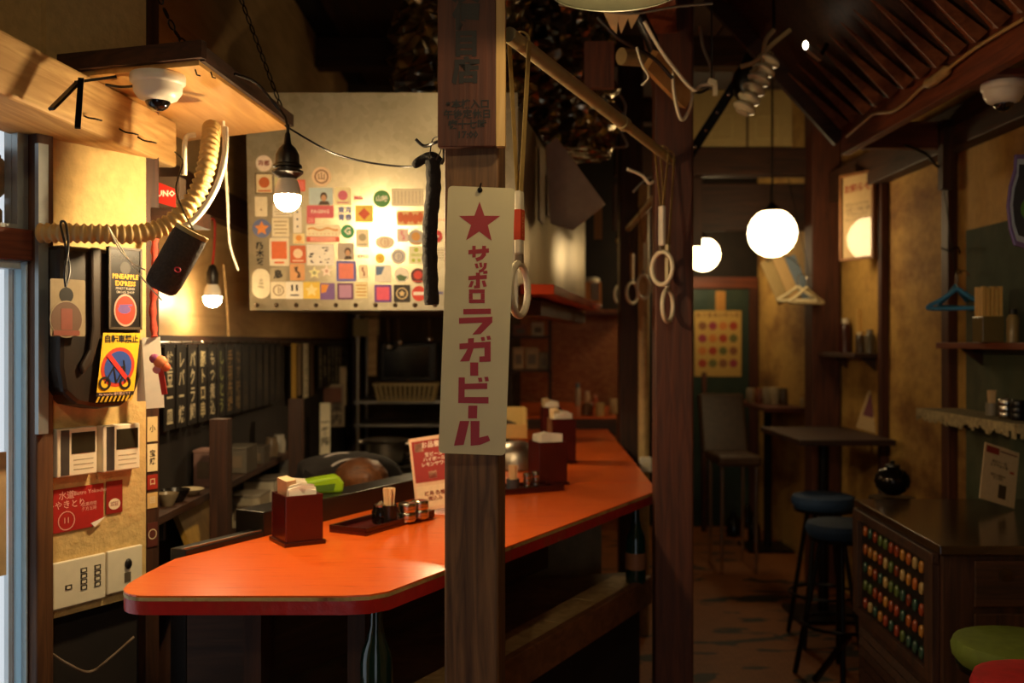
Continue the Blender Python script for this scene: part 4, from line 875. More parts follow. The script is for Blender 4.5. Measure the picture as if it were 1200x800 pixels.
wp = smoothpath([P(184, 262, 2.66), P(181, 290, 2.64), P(182, 320, 2.62), P(179, 360, 2.62), P(181, 395, 2.6)], 6)
Wone('red_scarf', wp[-1], lambda m: m.tube(wp, [.009 + .002 * math.sin(i * 2.1) for i in range(len(wp))], 8), plain('red_cloth', C('b0402c'), .9, var=.35, scale=45), 'twisted red and white cloth hanging behind the speaker', 'cloth', smooth=60)
# game box and oddments on top of the jamb shelf
ub = thing('game_box', 'dark grey card game box with red label above the hose', 'box', P(193, 243, 2.72))
MB().box(-.042, .042, 0, .05, 0, .085).build('box', plain('box_grey', C('4a3a2c'), .6), ub, bevel=.002)
MB().prism([(-.025, .015), (.03, .0), (.03, .05), (-.02, .07)], -.001, -.0002, 'y').build('label', ink('c8281c'), ub)
m = MB(); text(m, 'UNO', .022, .004, .037, -.0015, bold=.04); m.build('lettering', ink('f0e4d0'), ub)
Wone('jamb_shelf', (-.93, 2.8, 1.8), lambda m: m.prism([(-1.06, 2.69), (-.865, 2.70), (-.865, 2.86), (-1.06, 2.86)], 1.82, 1.862), dark_wx, 'small dark shelf carrying the card game box', 'shelf')
wp = smoothpath([P(262, 140, 2.85), P(265, 205, 2.9), P(267, 240, 2.9), P(269, 285, 2.9), P(279, 317, 2.9)], 6)
Wone('cable', wp[0], lambda m: m.tube(wp, .004, 6), cream, 'thin cream cable end dangling by the kitchen wall', 'cable', smooth=60)
wp = smoothpath([P(262, 310, 3.9), P(266, 360, 3.95), P(268, 400, 3.97)], 6)
Wone('bamboo_stick', wp[-1], lambda m: m.tube(wp, .005, 6), light_wx, 'thin yellow stick leaning on the kitchen wall above menu strips', 'stick', smooth=60)
# black cable loop below the plaster
wp = smoothpath([P(55, 762, 2.44), P(80, 778, 2.44), P(105, 787, 2.47), P(130, 770, 2.5), P(157, 746, 2.55)], 6)
Wone('cable', wp[0], lambda m: m.tube(wp, .0035, 6), plain('grey_cable', C('6a5844'), .6), 'grey cable drooping below the plaster panel', 'cable', smooth=60)
# long cable and foam sleeve in front of the sticker sheet
wp = smoothpath([P(334, 147, 2.55), P(360, 163, 2.55), P(392, 180, 2.55), P(430, 190, 2.55), P(470, 195, 2.55), P(490, 194, 2.5)], 6)
Wone('cable', wp[-1], lambda m: m.tube(wp, .0028, 6), black_p, 'black cable sagging across the galvanised sheet to the foam sleeve', 'cable', smooth=60)
fs = thing('foam_sleeve', 'long black foam sleeve hanging beside the beer sign', 'pipe sleeve', P(506, 357, 2.45))
wp = smoothpath([P(507, 188, 2.45), P(508, 220, 2.45), P(504, 265, 2.45), P(504, 310, 2.45), P(506, 357, 2.45)], 6)
W(fs).tube(wp, [.0185 + .0012 * math.sin(i * 2.3) for i in range(len(wp))], 12).build('sleeve', rubber, fs, 60)
W(fs).tube(smoothpath([P(484, 195, 2.46), P(495, 187, 2.46), P(507, 184, 2.45), P(518, 190, 2.44)], 5), [.006, .009, .011, .012, .012, .012, .012, .013, .013, .013, .013, .013, .012, .01, .008, .006], 8).build('bend', rubber, fs, 60)
for pts in ([(487, 163), (497, 171), (510, 167), (518, 163)], [(503, 185), (505, 172), (508, 162), (516, 160)], [(517, 192), (520, 186), (520, 175), (518, 166)], [(511, 187), (516, 178), (518, 170)]):
    W(fs).tube(smoothpath([P(a, b, 2.4 if a < 510 else 2.36) for a, b in pts] + ([Vector((-.1540, 2.25, P(518, pts[-1][1], 2.36).z))] if pts[0][0] in (487, 517) else []), 5), .004 if pts[0][0] in (487, 517) else .0016, 6).build('tie_wire', black_p, fs, 60)
# ---------------------------------------------------------------- counter-top things
def napkin_box(loc, rz, w_, d_, h_, label, mt=lacquer, seed=1, stick=True):
    r = thing('napkin_box', label, 'napkin box', loc, rz, 'napkin boxes on the counter'); rnd = random.Random(seed)
    m = MB(); t = .006
    m.box(-w_/2, w_/2, -d_/2, -d_/2 + t, .012, h_); m.box(-w_/2, w_/2, d_/2 - t, d_/2, .012, h_); m.box(-w_/2, -w_/2 + t, -d_/2 + t, d_/2 - t, .012, h_); m.box(w_/2 - t, w_/2, -d_/2 + t, d_/2 - t, .012, h_)
    m.build('box', mt, r, bevel=.0015)
    MB().box(-w_/2 - .006, w_/2 + .006, -d_/2 - .006, d_/2 + .006, 0, .012).build('base', lacquer_d, r, bevel=.002)
    n = 11
    for k in range(n):
        y = -d_/2 + t + .004 + (d_ - 2*t - .01) * k / n; hh = h_ + .012 + rnd.random() * .02; tl_ = rnd.uniform(-.006, .006)
        m = MB(); m.add([(-w_/2 + .012, y, .02), (w_/2 - .012, y, .02), (w_/2 - .014, y + tl_, hh - rnd.random() * .008), (0, y + tl_ * 2, hh + .004), (-w_/2 + .014, y + tl_, hh - rnd.random() * .008)] + [(-w_/2 + .012, y + .004, .02), (w_/2 - .012, y + .004, .02), (w_/2 - .014, y + .004 + tl_, hh - .004), (0, y + .004 + tl_ * 2, hh + .003), (-w_/2 + .014, y + .004 + tl_, hh - .004)],
              [(0,1,2,3,4), (9,8,7,6,5), (0,1,6,5), (1,2,7,6), (2,3,8,7), (3,4,9,8), (4,0,5,9)])
        m.build('napkin', napkin, r)
    if stick:
        m = MB(); m.obox((-w_ * .28, 0, h_ + .012), (.03, .05, .06), (8, -6, 10)); m.build('paper_packet', ink('d8bc90'), r)
    return r
napkin_box((-.590, 2.735, ZC), R(32), .105, .115, .135, 'wine red napkin box full of napkins on the near orange counter', seed=1)
napkin_box((.138, 3.86, ZC), R(20), .115, .12, .165, 'wine red napkin box behind the steel shakers and second tray', seed=2, stick=False)
napkin_box((.225, 4.55, ZC), R(10), .11, .12, .20, 'tall dark napkin box further along the counter, packet sticking out', seed=3)
napkin_box((.21, 5.35, ZC), R(6), .10, .11, .20, 'dark napkin box next to the raised counter end', seed=4)
def tray(loc, rz, w_, d_, label):
    r = thing('condiment_tray', label, 'tray', loc, rz, 'condiment trays')
    MB().box(-w_/2, w_/2, -d_/2, d_/2, 0, .008).build('base', lacquer, r)
    m = MB()
    for q in ((-w_/2, w_/2, -d_/2, -d_/2 + .007), (-w_/2, w_/2, d_/2 - .007, d_/2), (-w_/2, -w_/2 + .007, -d_/2, d_/2), (w_/2 - .007, w_/2, -d_/2, d_/2)): m.box(*q, .0085, .022)
    m.build('rim', lacquer_d, r, bevel=.001); return r
TR = Vector((-.385, 3.0, ZC)); tray(TR, R(62), .36, .13, 'long wine red tray with toothpicks and steel cups on near counter')
def cup(loc, r_, h_, label, mt=steel, grp=None, open_=True):
    m = MB().lathe([(1e-6, 0), (r_ * .92, 0), (r_, .004), (r_, h_ * .3), (r_ * .96, h_ * .33), (r_, h_ * .36), (r_, h_ * .62), (r_ * .96, h_ * .65), (r_, h_ * .68), (r_, h_ - .004), (r_ * .9, h_)] + ([(r_ * .86, h_), (r_ * .86, h_ * .6), (1e-6, h_ * .6)] if open_ else [(1e-6, h_ + .004)]), 18)
    return tag(m.build('steel_cup', mt, None, 40, loc=loc), label, 'cup', grp)
def pick_holder(loc, label, col='14110f', r_=.022, h_=.05, ph=.05):
    r = thing('toothpick_holder', label, 'holder', loc)
    MB().lathe([(1e-6, 0), (r_, 0), (r_, h_), (r_ * .88, h_), (r_ * .88, .01), (1e-6, .01)], 16).build('cup', ink(col, .3), r, 40)
    rnd = random.Random(5)
    for k in range(14):
        a = k * 2.4; q = r_ * .6 * math.sqrt((k + .5) / 14)
        MB().beam((q * math.cos(a) * .6, q * math.sin(a) * .6, .012), (q * math.cos(a) * 1.15, q * math.sin(a) * 1.15, h_ + ph), .006, .006).build('toothpick', ink('d8b888'), r)
    return r
def on_tray(px, py): p = G(px, py, ZC + .009); return Vector((p.x, p.y, ZC + .0085))
pick_holder(on_tray(455, 614) + Vector((.0, .02, 0)), 'black toothpick holder on the near tray', r_=.025, h_=.055, ph=.05)
sy = thing('soy_pitcher', 'small glossy black soy pitcher with steel lid on the near tray', 'pitcher', on_tray(444, 615) + Vector((0, .035, 0)))
MB().lathe([(1e-6, 0), (.022, 0), (.026, .006), (.026, .035), (.02, .046), (.02, .05)], 16).build('body', plain('soy_black', C('100c0a'), .08), sy, 40)
MB().lathe([(.021, .05), (.021, .056), (.008, .062), (1e-6, .066)], 14).build('lid', steel, sy, 40)
k0 = on_tray(477, 610)
for k, (dx, dy, dz, lab) in enumerate(((0, 0, 0, 'steel cup at the near side of the little cup stack'), (.034, .05, 0, 'steel cup behind, in the little cup stack'), (0.0, 0.0, .028, 'upturned steel cup stacked on the near one'), (.034, .05, .028, 'upturned steel cup stacked on the rear one'))):
    cup(k0 + Vector((dx, dy, dz)), .0275, .027, lab + ' on the near tray', steel, 'steel cups on the near tray', False)
def card(name, loc, rz, lean, w_, h_, base, lab, cat, panels, words=()):
    r = thing(name, lab, cat, loc, rot=(R(lean[0]), R(lean[1]), rz))
    MB().box(-w_/2, w_/2, -.002, .002, 0, h_).build('board', ink(base), r)
    for (x0, x1, a, b_, col) in panels: MB().box(w_ * (x0 - .5), w_ * (x1 - .5), -.0028, -.002, h_ * a, h_ * b_).build('panel', ink(col), r)
    for (tx, s, x, z, col, vert) in words:
        m = MB(); text(m, tx, s, w_ * (x - .5), h_ * z, -.0034, vert=vert, bold=.02); m.build('lettering', ink(col), r)
    return r
p = G(512, 601, ZC); card('menu_card', (p.x, p.y, ZC + .0135), R(-8), (-10, -9), .135, .235, 'e0b894', 'red and cream menu card leaning behind the weathered post', 'menu', [(.06, .92, .38, .95, '9a241c'), (.06, .92, .04, .33, 'e8c8a0'), (.12, .34, .8, .92, 'c89a7a'), (.4, .6, .42, .52, 'd8a888')], [('お品書き', .021, .6, .88, 'f0d8c0', False), ('生ビール\nハイボール\nレモンサワー', .015, .58, .68, 'f0d8c0', False), ('焼鳥 各種\n煮込み', .016, .5, .18, '8a3a24', False)])
# second tray group behind the post
tray(Vector((.03, 3.66, ZC)), R(28), .30, .13, 'second wine red tray beyond the weathered post')
pick_holder(Vector((.003, 3.60, ZC + .0085)), 'blue grey toothpick holder on the second tray', '3a4048', .024, .045, .05)
for k in range(2): cup(Vector((.055 + k * .032, 3.64 + k * .04, ZC + .0085)), .014, .06, ('nearer' if k == 0 else 'further') + ' ribbed steel shaker on the second tray', steel, 'steel shakers on the second tray', False)
bw_ = thing('steel_bowl', 'upturned grey steel bowl on the counter behind the shakers', 'bowl', (.02, 4.3, ZC))
MB().lathe([(.095, 0), (.095, .03), (.088, .075), (.066, .105), (.035, .118), (1e-6, .12)], 22).build('bowl', steel_r, bw_, 50)
MB().lathe([(.098, 0), (.10, .004), (.098, .008)], 22).build('rim', steel, bw_, 50)
cbx = thing('cardboard_box', 'open cream cardboard box on the ledge beyond the bowl', 'box', (-.06, 5.0, ZC + .0685), R(6))
m = MB(); m.box(-.13, .13, -.06, .06, 0, .008); m.box(-.13, .13, .052, .06, .008, .15); m.box(-.13, -.122, -.052, .052, .008, .13); m.box(.122, .13, -.052, .052, .008, .15); m.box(-.13, .13, -.06, -.052, .008, .07); m.build('carton', ink('b89a5c'), cbx)
MB().obox((.0, -.02, .075), (.15, .03, .05), (0, 20, 0)).build('wrapping', ink('3a3026'), cbx)
# condiments on the raised end
for px, py, d, r_, h_, col, cap, lab in ((677, 467, 7.4, .02, .17, 'c8c0a8', '6a8a9a', 'white squeeze bottle'), (688, 467, 7.2, .022, .12, 'd8b890', 'd8ccb0', 'short cream shaker'), (698, 468, 7.1, .016, .10, 'c8603a', 'e0a080', 'small orange shaker')):
    p = P(px, py, d); r = thing('condiment_bottle', lab + ' on the raised counter end', 'bottle', (p.x, d, ZC + .0705))
    MB().lathe([(1e-6, 0), (r_, 0), (r_, h_ * .7), (r_ * .7, h_ * .8)], 14).build('body', ink(col, .35), r, 40); MB().lathe([(r_ * .75, h_ * .8), (r_ * .7, h_), (1e-6, h_)], 14).build('cap', ink(cap), r, 40)
for px, d, r_, h_, col, lab in ((688, 6.5, .04, .075, '6a4a2a', 'brown chopstick pot'), (703, 6.42, .03, .085, 'b89a60', 'small brass pot'), (719, 6.6, .03, .10, 'c8a878', 'cream pot at the outer corner')):
    cup(Vector(((px - 600) / F * d, d, ZC + .0705)), r_, h_, lab + ' on the raised counter end', ink(col, .4), None)
# shop packet on the ledge
pk = thing('green_packet', 'bright green packet lying on the black ledge beside the cook', 'packet', (-.62, 3.18, ZC + .0685), R(20))
MB().prism([(-.07, 0), (.075, 0), (.08, .03), (.06, .055), (-.05, .04), (-.085, .012)], -.035, .035, 'y').build('packet', ink('8fb81e', .3), pk, bevel=.008)
MB().prism([(-.03, .008), (.045, .008), (.05, .03), (-.02, .026)], -.036, -.0352, 'y').build('print', ink('4a6a18'), pk)
# ---------------------------------------------------------------- red upper shelf along the hood
us = thing('upper_shelf', 'red painted upper shelf fixed along the stainless hood', 'shelf', (.2, 4.5, 1.655))
e0, e1 = Vector((.02, 3.53)), Vector((.40, 5.55)); 
W(us).prism([(e0.x + .008, e0.y), (e0.x + .13, e0.y + .02), (e1.x + .10, e1.y + .02), (e1.x - .045, e1.y)], 1.668, 1.704).build('board', plain('red_board', C('a83a1e'), .25, var=.15, scale=6), us, bevel=.003)
W(us).prism([(e0.x + .03, e0.y + .26), (e0.x + .09, e0.y + .28), (e1.x + .0, e1.y - .1), (e1.x - .12, e1.y - .1)], 1.60, 1.659).build('support', dark_wy, us)
# tilted panel and notices beside the hood
tp = P(672, 215, 4.05); 
Wone('tilted_panel', P(672, 268, 4.05), lambda m: m.prism([tuple((Vector(P(a, b, 4.05)).x, Vector(P(a, b, 4.05)).z)) for a, b in ((639, 172), (652, 162), (709, 240), (672, 270), (645, 262))], 4.03, 4.05, 'y'), plain('greige_panel', C('b8a488'), .7, var=.08), 'greige panel tilted beside the hood under the ceiling', 'panel')
for k, (a, b_, c_, d_, col, lab) in enumerate(((618, 172, 628, 258, 'b8a070', 'narrow yellowed notice on the hood side'), (628, 205, 634, 252, '8a7040', 'brown paper slip on the hood side beside the notice'))):
    y_ = 4.05 if k == 0 else 4.3; xx = .02 + (y_ - 3.508) * .1556 + .005; z1, z0 = EYE + (400 - b_) / F * y_, EYE + (400 - d_) / F * y_
    Wone('paper_notice', (xx, y_, z0), lambda m: m.prism([(xx, y_), (xx + .004, y_ - .001), (xx + .03, y_ + .15), (xx + .026, y_ + .152)], z0, z1), ink(col), lab, 'notice')
# ---------------------------------------------------------------- kitchen side wall: strips, rail, shelf
Wone('menu_rail', (XK + .02, 5, 1.48), lambda m: m.box(XK + .001, XK + .035, 3.0, 6.85, 1.485, 1.52), dark_wy, 'dark wooden rail holding the vertical menu strips', 'rail')
Wone('menu_rail', (XK + .02, 5, 1.53), lambda m: m.tube([(XK + .045, 3.0, 1.497), (XK + .045, 6.8, 1.497)], .004, 6), steel_r, 'thin steel rod in front of the menu strip rail', 'rail')
WORDS = ['枝豆一皿', 'レバー焼', 'パクラ鯛', '豚トロ串', 'もつ煮込', 'ししとう', '手羽先揚', 'なす味噌', 'つくね串', 'ぼんじり', '冷奴', '漬物盛合', 'おでん', '焼おにぎり']
strip_m = plain('strip_black', C('1b1714'), .5, var=.15, scale=10)
def strip(y, wd, h_, txt, col, base=strip_m, label='', size=.064):
    r = thing('menu_strip', label, 'menu strip', (XK + .05, y, 1.49 - h_), R(90), 'vertical menu strips on the kitchen wall')
    MB().box(-wd/2, wd/2, 0, .004, 0, h_).build('strip', base, r)
    MB().tube([(0, .002, h_), (0, -.004, h_ + .008), (0, .004, h_ + .012)], .0014, 5).build('hook', steel, r)
    if txt:
        sz = min(size, (h_ - .03) / len(txt) / 1.02)
        for q, ch_ in enumerate(txt):
            m = MB(); text(m, ch_, sz, 0, h_/2 - .008 + ((len(txt) - 1) / 2 - q) * sz, -.0006, bold=.02); m.build('character', ink(col), r)
    return r
ci = ['d8cca8', 'd8cca8', 'd8cca8', 'e0d0a0', 'd8cca8', 'a8b070', 'a88a5a', '8a7450']
cn = ['枝', 'レ', 'パ', '豚', 'も', 'し', '手', 'な', 'つ', 'ぼ', '冷', '漬', 'お', '焼']
ORD = 'first second third fourth fifth sixth seventh eighth ninth tenth eleventh twelfth thirteenth fourteenth'.split()
for i in range(14):
    dimmed = i > 7
    strip(3.20 + i * .114, .094, .275, WORDS[i], ci[i] if i < 8 else '4a4030', label='%s black menu strip from the dark jamb, %s' % (ORD[i], 'its writing faded away' if dimmed else 'with pale brushed characters'))
strip(5.03, .10, .29, '', '', ink('b08a3a'), 'plain yellow wooden menu strip after the faded black ones')
strip(5.16, .08, .27, '', '', ink('7a6448'), 'brown menu strip beside the yellow one')
strip(5.32, .11, .29, 'ハイボール', '5a5040', ink('c8bc9c'), 'cream menu strip with grey characters')
strip(5.48, .09, .29, '', '', ink('4a3624'), 'dark brown blank menu strip beside the cream one')
for i in range(8):
    w2 = ['焼酎水割', '梅酒', '日本酒冷', '生ビール', '黒糖焼酎', '泡盛古酒', 'ウーロン', 'ラムネ'][i]
    strip(5.72 + i * .13, .10, .26, w2, 'b8ac88', label='%s black menu strip after the dark brown blank one' % ORD[i])
tag(MB().box(XK + .001, XK + .05, 2.9, 6.9, 1.96, 2.08).build('kitchen_beam', dark_wy), 'sooty beam along the kitchen wall above the red cord', 'beam')
for k, (y, wd, lab) in enumerate(((3.30, .06, 'broad'), (4.45, .05, 'slim'), (6.85, .07, 'far'))):
    o = MB().box(-.03, .03, -wd/2, wd/2, 0, 1.245 if k < 2 else 2.3).build('shelf_post', dark_w, None, bevel=.003, loc=(XK + (.185 if k < 2 else .085), y, 0)); tag(o, lab + ' dark post of the kitchen wall shelving', 'post', 'shelving posts')
ks = thing('kitchen_shelf', 'long narrow wooden shelf under the menu strips', 'shelf', (XK + .06, 3.8, .955))
W(ks).box(XK + .001, XK + .115, 2.85, 4.74, .96, .985).build('board', dark_wy, ks, bevel=.002)
for y in (3.0, 4.5): W(ks).box(XK + .001, XK + .10, y, y + .02, .90, .959).build('bracket', black_m, ks)
ks2 = thing('kitchen_shelf', 'lower kitchen shelf with boards and containers', 'shelf', (XK + .1, 3.8, .72))
W(ks2).box(XK + .001, XK + .15, 2.85, 4.74, .73, .755).build('board', dark_wy, ks2, bevel=.002)
for y in (3.0, 4.5): W(ks2).box(XK + .001, XK + .14, y, y + .02, 0, .729).build('leg', dark_w, ks2)
def KS(px, z): X = XK + .07; y = X * F / (px - 600); return Vector((X, y, z))
for px, r_, lab, col in ((222, .05, 'pale shallow plate', 'b8a888'), (206, .045, 'black soup bowl', '1a1512'), (196, .035, 'small brown saucer', '8a7a60')):
    p = KS(px, .9855); h_ = .022 if r_ > .048 else .04
    tag(MB().lathe([(1e-6, 0), (r_ * .5, 0), (r_ * .9, h_ * .7), (r_, h_), (r_ * .94, h_), (r_ * .5, .006), (1e-6, .006)], 20).build('plate', ink(col, .25), None, 50, loc=p), lab + ' on the narrow kitchen shelf', 'plate')
def tinbox(name, loc, sx, sy, sz, col, lab, cat='box', lid=None, rz=0):
    r = thing(name, lab, cat, loc, rz); MB().box(-sx/2, sx/2, -sy/2, sy/2, 0, sz).build('body', ink(col, .45), r, bevel=.003)
    MB().box(-sx/2 - .002, sx/2 + .002, -sy/2 - .002, sy/2 + .002, sz + .0005, sz + .012).build('lid', ink(lid or col, .4), r, bevel=.002)
    MB().box(-sx*.3, sx*.3, -sy/2 - .0012, -sy/2 - .0002, sz*.25, sz*.75).build('label_panel', ink('6a5a48'), r); return r
tinbox('storage_tin', KS(282, .9855), .09, .16, .09, '5a5348', 'grey storage tin on the narrow kitchen shelf', 'tin')
tinbox('storage_tin', KS(302, .9855), .08, .10, .06, '4a4238', 'low dark tin on the kitchen shelf by the slim post', 'tin')
tinbox('paper_box', KS(246, .9855) + Vector((-.01, 0, 0)), .07, .09, .12, '8a6a60', 'pinkish carton on the shelf by the broad post', 'box')
for k, (px, col) in enumerate(((318, '6a5a48'), (327, '8a8478'))):
    tag(MB().lathe([(1e-6, 0), (.03, 0), (.032, .05), (.024, .07), (.024, .085), (1e-6, .086)], 14).build('spice_jar', ink(col, .2), None, 40, loc=KS(px, .9855)), ('brown' if k == 0 else 'grey') + ' glass jar at the end of the kitchen shelf', 'jar')
Wone('cutting_board', (XK + .1, 3.45, .7555), lambda m: m.beam((XK + .11, 3.46, .757), (XK + .03, 3.46, .95), .36, .018, up=(1, 0, .3)), wood('board_yellow', C('9a7428'), C('b8903c'), (6, 6, 2)), 'yellow cutting board leaning below the narrow shelf', 'board')
tinbox('storage_box', (XK + .08, 4.05, .7555), .13, .16, .12, 'a89c84', 'white storage box on the lower kitchen shelf', 'box', '8a8070')
tinbox('storage_box', (XK + .08, 4.3, .7555), .13, .18, .15, 'b8ae98', 'taller pale storage box on the lower shelf', 'box', '5a5248')
for k in range(3): tag(MB().lathe([(1e-6, 0), (.05, 0), (.09, .012), (.1, .014), (.09, .006), (1e-6, .004)], 20).build('steel_plate', steel_r, None, 40, loc=(XK + .12 + k * .006, 4.57 + k * .05, .8555), rot=(R(78), 0, 0)), ['first', 'middle', 'last'][k] + ' steel plate standing on edge behind the wine red box', 'plate', 'upright steel plates')
# notices near the kitchen corner
for k, (a, b_, c_, d_, x_, col, lab, tx) in enumerate(((372, 450, 404, 500, -1.1, '9a8a70', 'printed poster on the kitchen wall below the strips', '営業\n案内'), (375, 472, 387, 541, -1.02, 'd8ceb0', 'long white tanzaku slip hanging before the kitchen poster', '一番搾'), (398, 430, 406, 475, -1.08, 'c8b48c', 'pale slip at the kitchen corner', ''))):
    d = x_ * F / ((a + c_) / 2 - 600); w2 = (c_ - a) / F * d; p = P((a + c_) / 2, d_, d); hh = (d_ - b_) / F * d
    r = thing('wall_notice', lab, 'notice', p, R(25)); MB().box(-w2/2, w2/2, 0, .004, 0, hh).build('paper', ink(col), r)
    if k == 0: MB().box(-w2*.4, w2*.4, -.001, -.0002, hh*.55, hh*.92).build('print', ink('7a4a34'), r)
    if tx: m = MB(); text(m, tx, .05 if k else .07, 0, hh * (.5 if k else .3), -.0016, vert=(k == 1), bold=.02); m.build('lettering', ink('3a3026'), r)
# ---------------------------------------------------------------- kitchen end wall and its fittings
KY = 6.95
struct(MB().box(XK, .02, KY, KY + .06, 0, CEIL).build('wall_kitchen_end', dark_plaster))
rk = thing('kitchen_rack', 'steel rack with hanging utensils at the end of the kitchen', 'rack', (-.75, 6.6, 0))
for x in (-1.0, -.40): 
    for y in (6.45, 6.85): W(rk).tube([(x, y, 0), (x, y, 1.75)], .014, 8).build('upright', steel_r, rk, 50)
for z in (.45, .95, 1.1, 1.68): W(rk).box(-1.02, -.38, 6.43, 6.87, z, z + .015).build('rack_shelf', steel_r, rk)
for k, (px, l_) in enumerate(((440, .10), (455, .17), (467, .14), (503, .12))):
    p = P(px, 372, 6.42); r = thing('ladle', ['short', 'long', 'middling', 'stubby'][k] + ' steel ladle hung from the kitchen rack', 'utensil', p, 0, 'hanging ladles')
    MB().tube([(0, 0, .03), (0, 0, -l_)], .006, 6).build('handle', steel, r); MB().ball((0, -.01, -l_ - .02), .028, 10, (1, .6, .8)).build('bowl', steel, r, 60)
ov = thing('toaster_oven', 'black oven with dark window on the kitchen rack', 'oven', (P(478, 400, 6.55).x, 6.55, 1.235))
MB().box(-.19, .19, 0, .26, 0, .26).build('case', black_m, ov, bevel=.01)
MB().box(-.16, .14, -.006, -.001, .03, .23).build('window', plain('oven_glass', C('0c0908'), .1), ov)
for k in range(2): MB().lathe([(1e-6, 0), (.014, 0), (.014, .015), (1e-6, .015)], 12).build('knob', steel, ov)
bk_ = thing('wire_basket', 'cream plastic basket with ribbed sides below the oven', 'basket', (P(477, 400, 6.5).x, 6.5, 1.1155))
m = MB(); m.box(-.18, .18, -.12, .12, 0, .008)
for (a, b_) in (((-.2, -.13), (.2, -.13)), ((-.2, .13), (.2, .13)), ((-.2, -.13), (-.2, .13)), ((.2, -.13), (.2, .13))): m.beam((a[0], a[1], .108), (b_[0], b_[1], .108), .012, .014)
m.build('rim_and_base', ink('cbb47c'), bk_)
for k in range(13): MB().beam((-.17 + k * .0285, -.118, .008), (-.19 + k * .0318, -.13, .103), .014, .004, up=(0, -1, 0)).build('slat', ink('cbb47c'), bk_)
for k in range(9): 
    for q in (-1, 1): MB().beam((q*.178, -.10 + k * .025, .008), (q*.198, -.11 + k * .0275, .103), .004, .014).build('slat', ink('cbb47c'), bk_)
Wone('wooden_lath', P(436, 440, 6.4), lambda m: m.beam(P(436, 440, 6.4), P(437, 374, 6.4), .055, .012, up=(0, -1, 0)), light_wx, 'pale wooden lath hanging beside the black oven', 'lath')
Wone('cream_sign', P(424, 394, 6.42), lambda m: m.box(P(415, 0, 6.45).x, P(445, 0, 6.45).x, 6.412, 6.428, P(0, 394, 6.45).z, P(0, 373, 6.45).z), ink('a08a50'), 'cream board fixed across the top of the kitchen rack', 'board')
pt = thing('cooking_pot', 'wide steel pot standing on the kitchen stove', 'pot', (P(452, 400, 5.2).x, 5.2, .87))
MB().lathe([(1e-6, 0), (.08, 0), (.09, .03), (.095, .1), (.125, .118), (.12, .12), (.088, .1), (.08, .02), (1e-6, .015)], 22).build('pot', steel_r, pt, 40)
for q in (-1, 1): MB().tube([(q*.11, -.03, .1), (q*.14, -.02, .105), (q*.14, .02, .105), (q*.11, .03, .1)], .005, 6).build('handle', steel_r, pt)
stv = thing('stove', 'low black kitchen stove along the back of the kitchen', 'stove', (-.62, 5.3, 0))
MB().box(-.25, .32, -.45, .6, 0, .84).build('body', black_m, stv, bevel=.01)
for (x, y) in ((-.01, -.1), (.05, .32)): MB().tube([(x + .1 * math.cos(a), y + .1 * math.sin(a), .85) for a in [2*math.pi*k/16 for k in range(16)]], .012, 6, True).build('burner', black_m, stv)
# shelf of boxes seen below the red shelf
sr = thing('back_shelf', 'dark shelf with cartons behind the counter corner', 'shelf', (.13, 6.6, 0))
for z in (1.30, 1.52): W(sr).box(-.02, .26, 6.5, 6.72, z, z + .018).build('board', dark_wx, sr)
for x in (-.02, .245): W(sr).box(x, x + .015, 6.5, 6.72, ZC + .0705, 1.70).build('side', dark_w, sr)
for k, (px, z, w2, h_, col, lab) in enumerate(((602, 1.3185, .07, .13, 'a8865c', 'tan carton'), (618, 1.3185, .085, .13, '9a7c54', 'brown carton with red print'), (636, 1.3185, .06, .10, '7a6a4a', 'olive carton'), (606, 1.5385, .09, .06, '8a4a2c', 'rust red tin'), (632, 1.5385, .08, .075, 'b8ac8c', 'white carton'))):
    tinbox('carton', ((.042, .131, .208, .055, .17)[k], 6.60, z), w2, .12, h_, col, lab + ' on the dark shelf behind the counter corner')
# ---------------------------------------------------------------- far end: woven wall, door, poster
bam, nt, b = nodes('woven_bamboo'); b.inputs['Roughness'].default_value = .5
tc = nt.nodes.new('ShaderNodeTexCoord'); br_ = nt.nodes.new('ShaderNodeTexBrick'); br_.inputs['Scale'].default_value = 14; br_.inputs['Color1'].default_value = (*C('a0562a'), 1); br_.inputs['Color2'].default_value = (*C('c07c44'), 1); br_.inputs['Mortar'].default_value = (*C('5a2a14'), 1); br_.inputs['Mortar Size'].default_value = .03
mpn = nt.nodes.new('ShaderNodeMapping'); mpn.inputs['Rotation'].default_value = (R(90), 0, 0); nt.links.new(tc.outputs['Object'], mpn.inputs['Vector']); nt.links.new(mpn.outputs['Vector'], br_.inputs['Vector']); nt.links.new(br_.outputs['Color'], b.inputs['Base Color'])
bp = nt.nodes.new('ShaderNodeBump'); bp.inputs['Strength'].default_value = .6; bp.inputs['Distance'].default_value = .01; nt.links.new(br_.outputs['Fac'], bp.inputs['Height']); bp.invert = True; nt.links.new(bp.outputs['Normal'], b.inputs['Normal'])
struct(MB().box(.02, .92, 7.9, 7.98, 0, 1.75).build('wall_woven', bam))
struct(MB().box(.02, .92, 7.92, 7.98, 1.75, CEIL).build('wall_woven_upper', near_black))
struct(MB().box(.02, .06, KY, 7.9, 0, CEIL).build('wall_return', dark_plaster))
Wone('amber_box', P(694, 366, 7.8), lambda m: m.box(P(684, 0, 7.75).x, P(704, 0, 7.75).x, 7.7, 7.85, 1.735, 1.96), ink('b8702a'), 'amber wooden box on the far wall ledge', 'box', bevel=.004)
Wone('ledge_board', (.55, 7.8, 1.7), lambda m: m.box(.3, .92, 7.66, 7.899, 1.705, 1.734), red_wx, 'red brown ledge along the top of the woven wall', 'ledge')
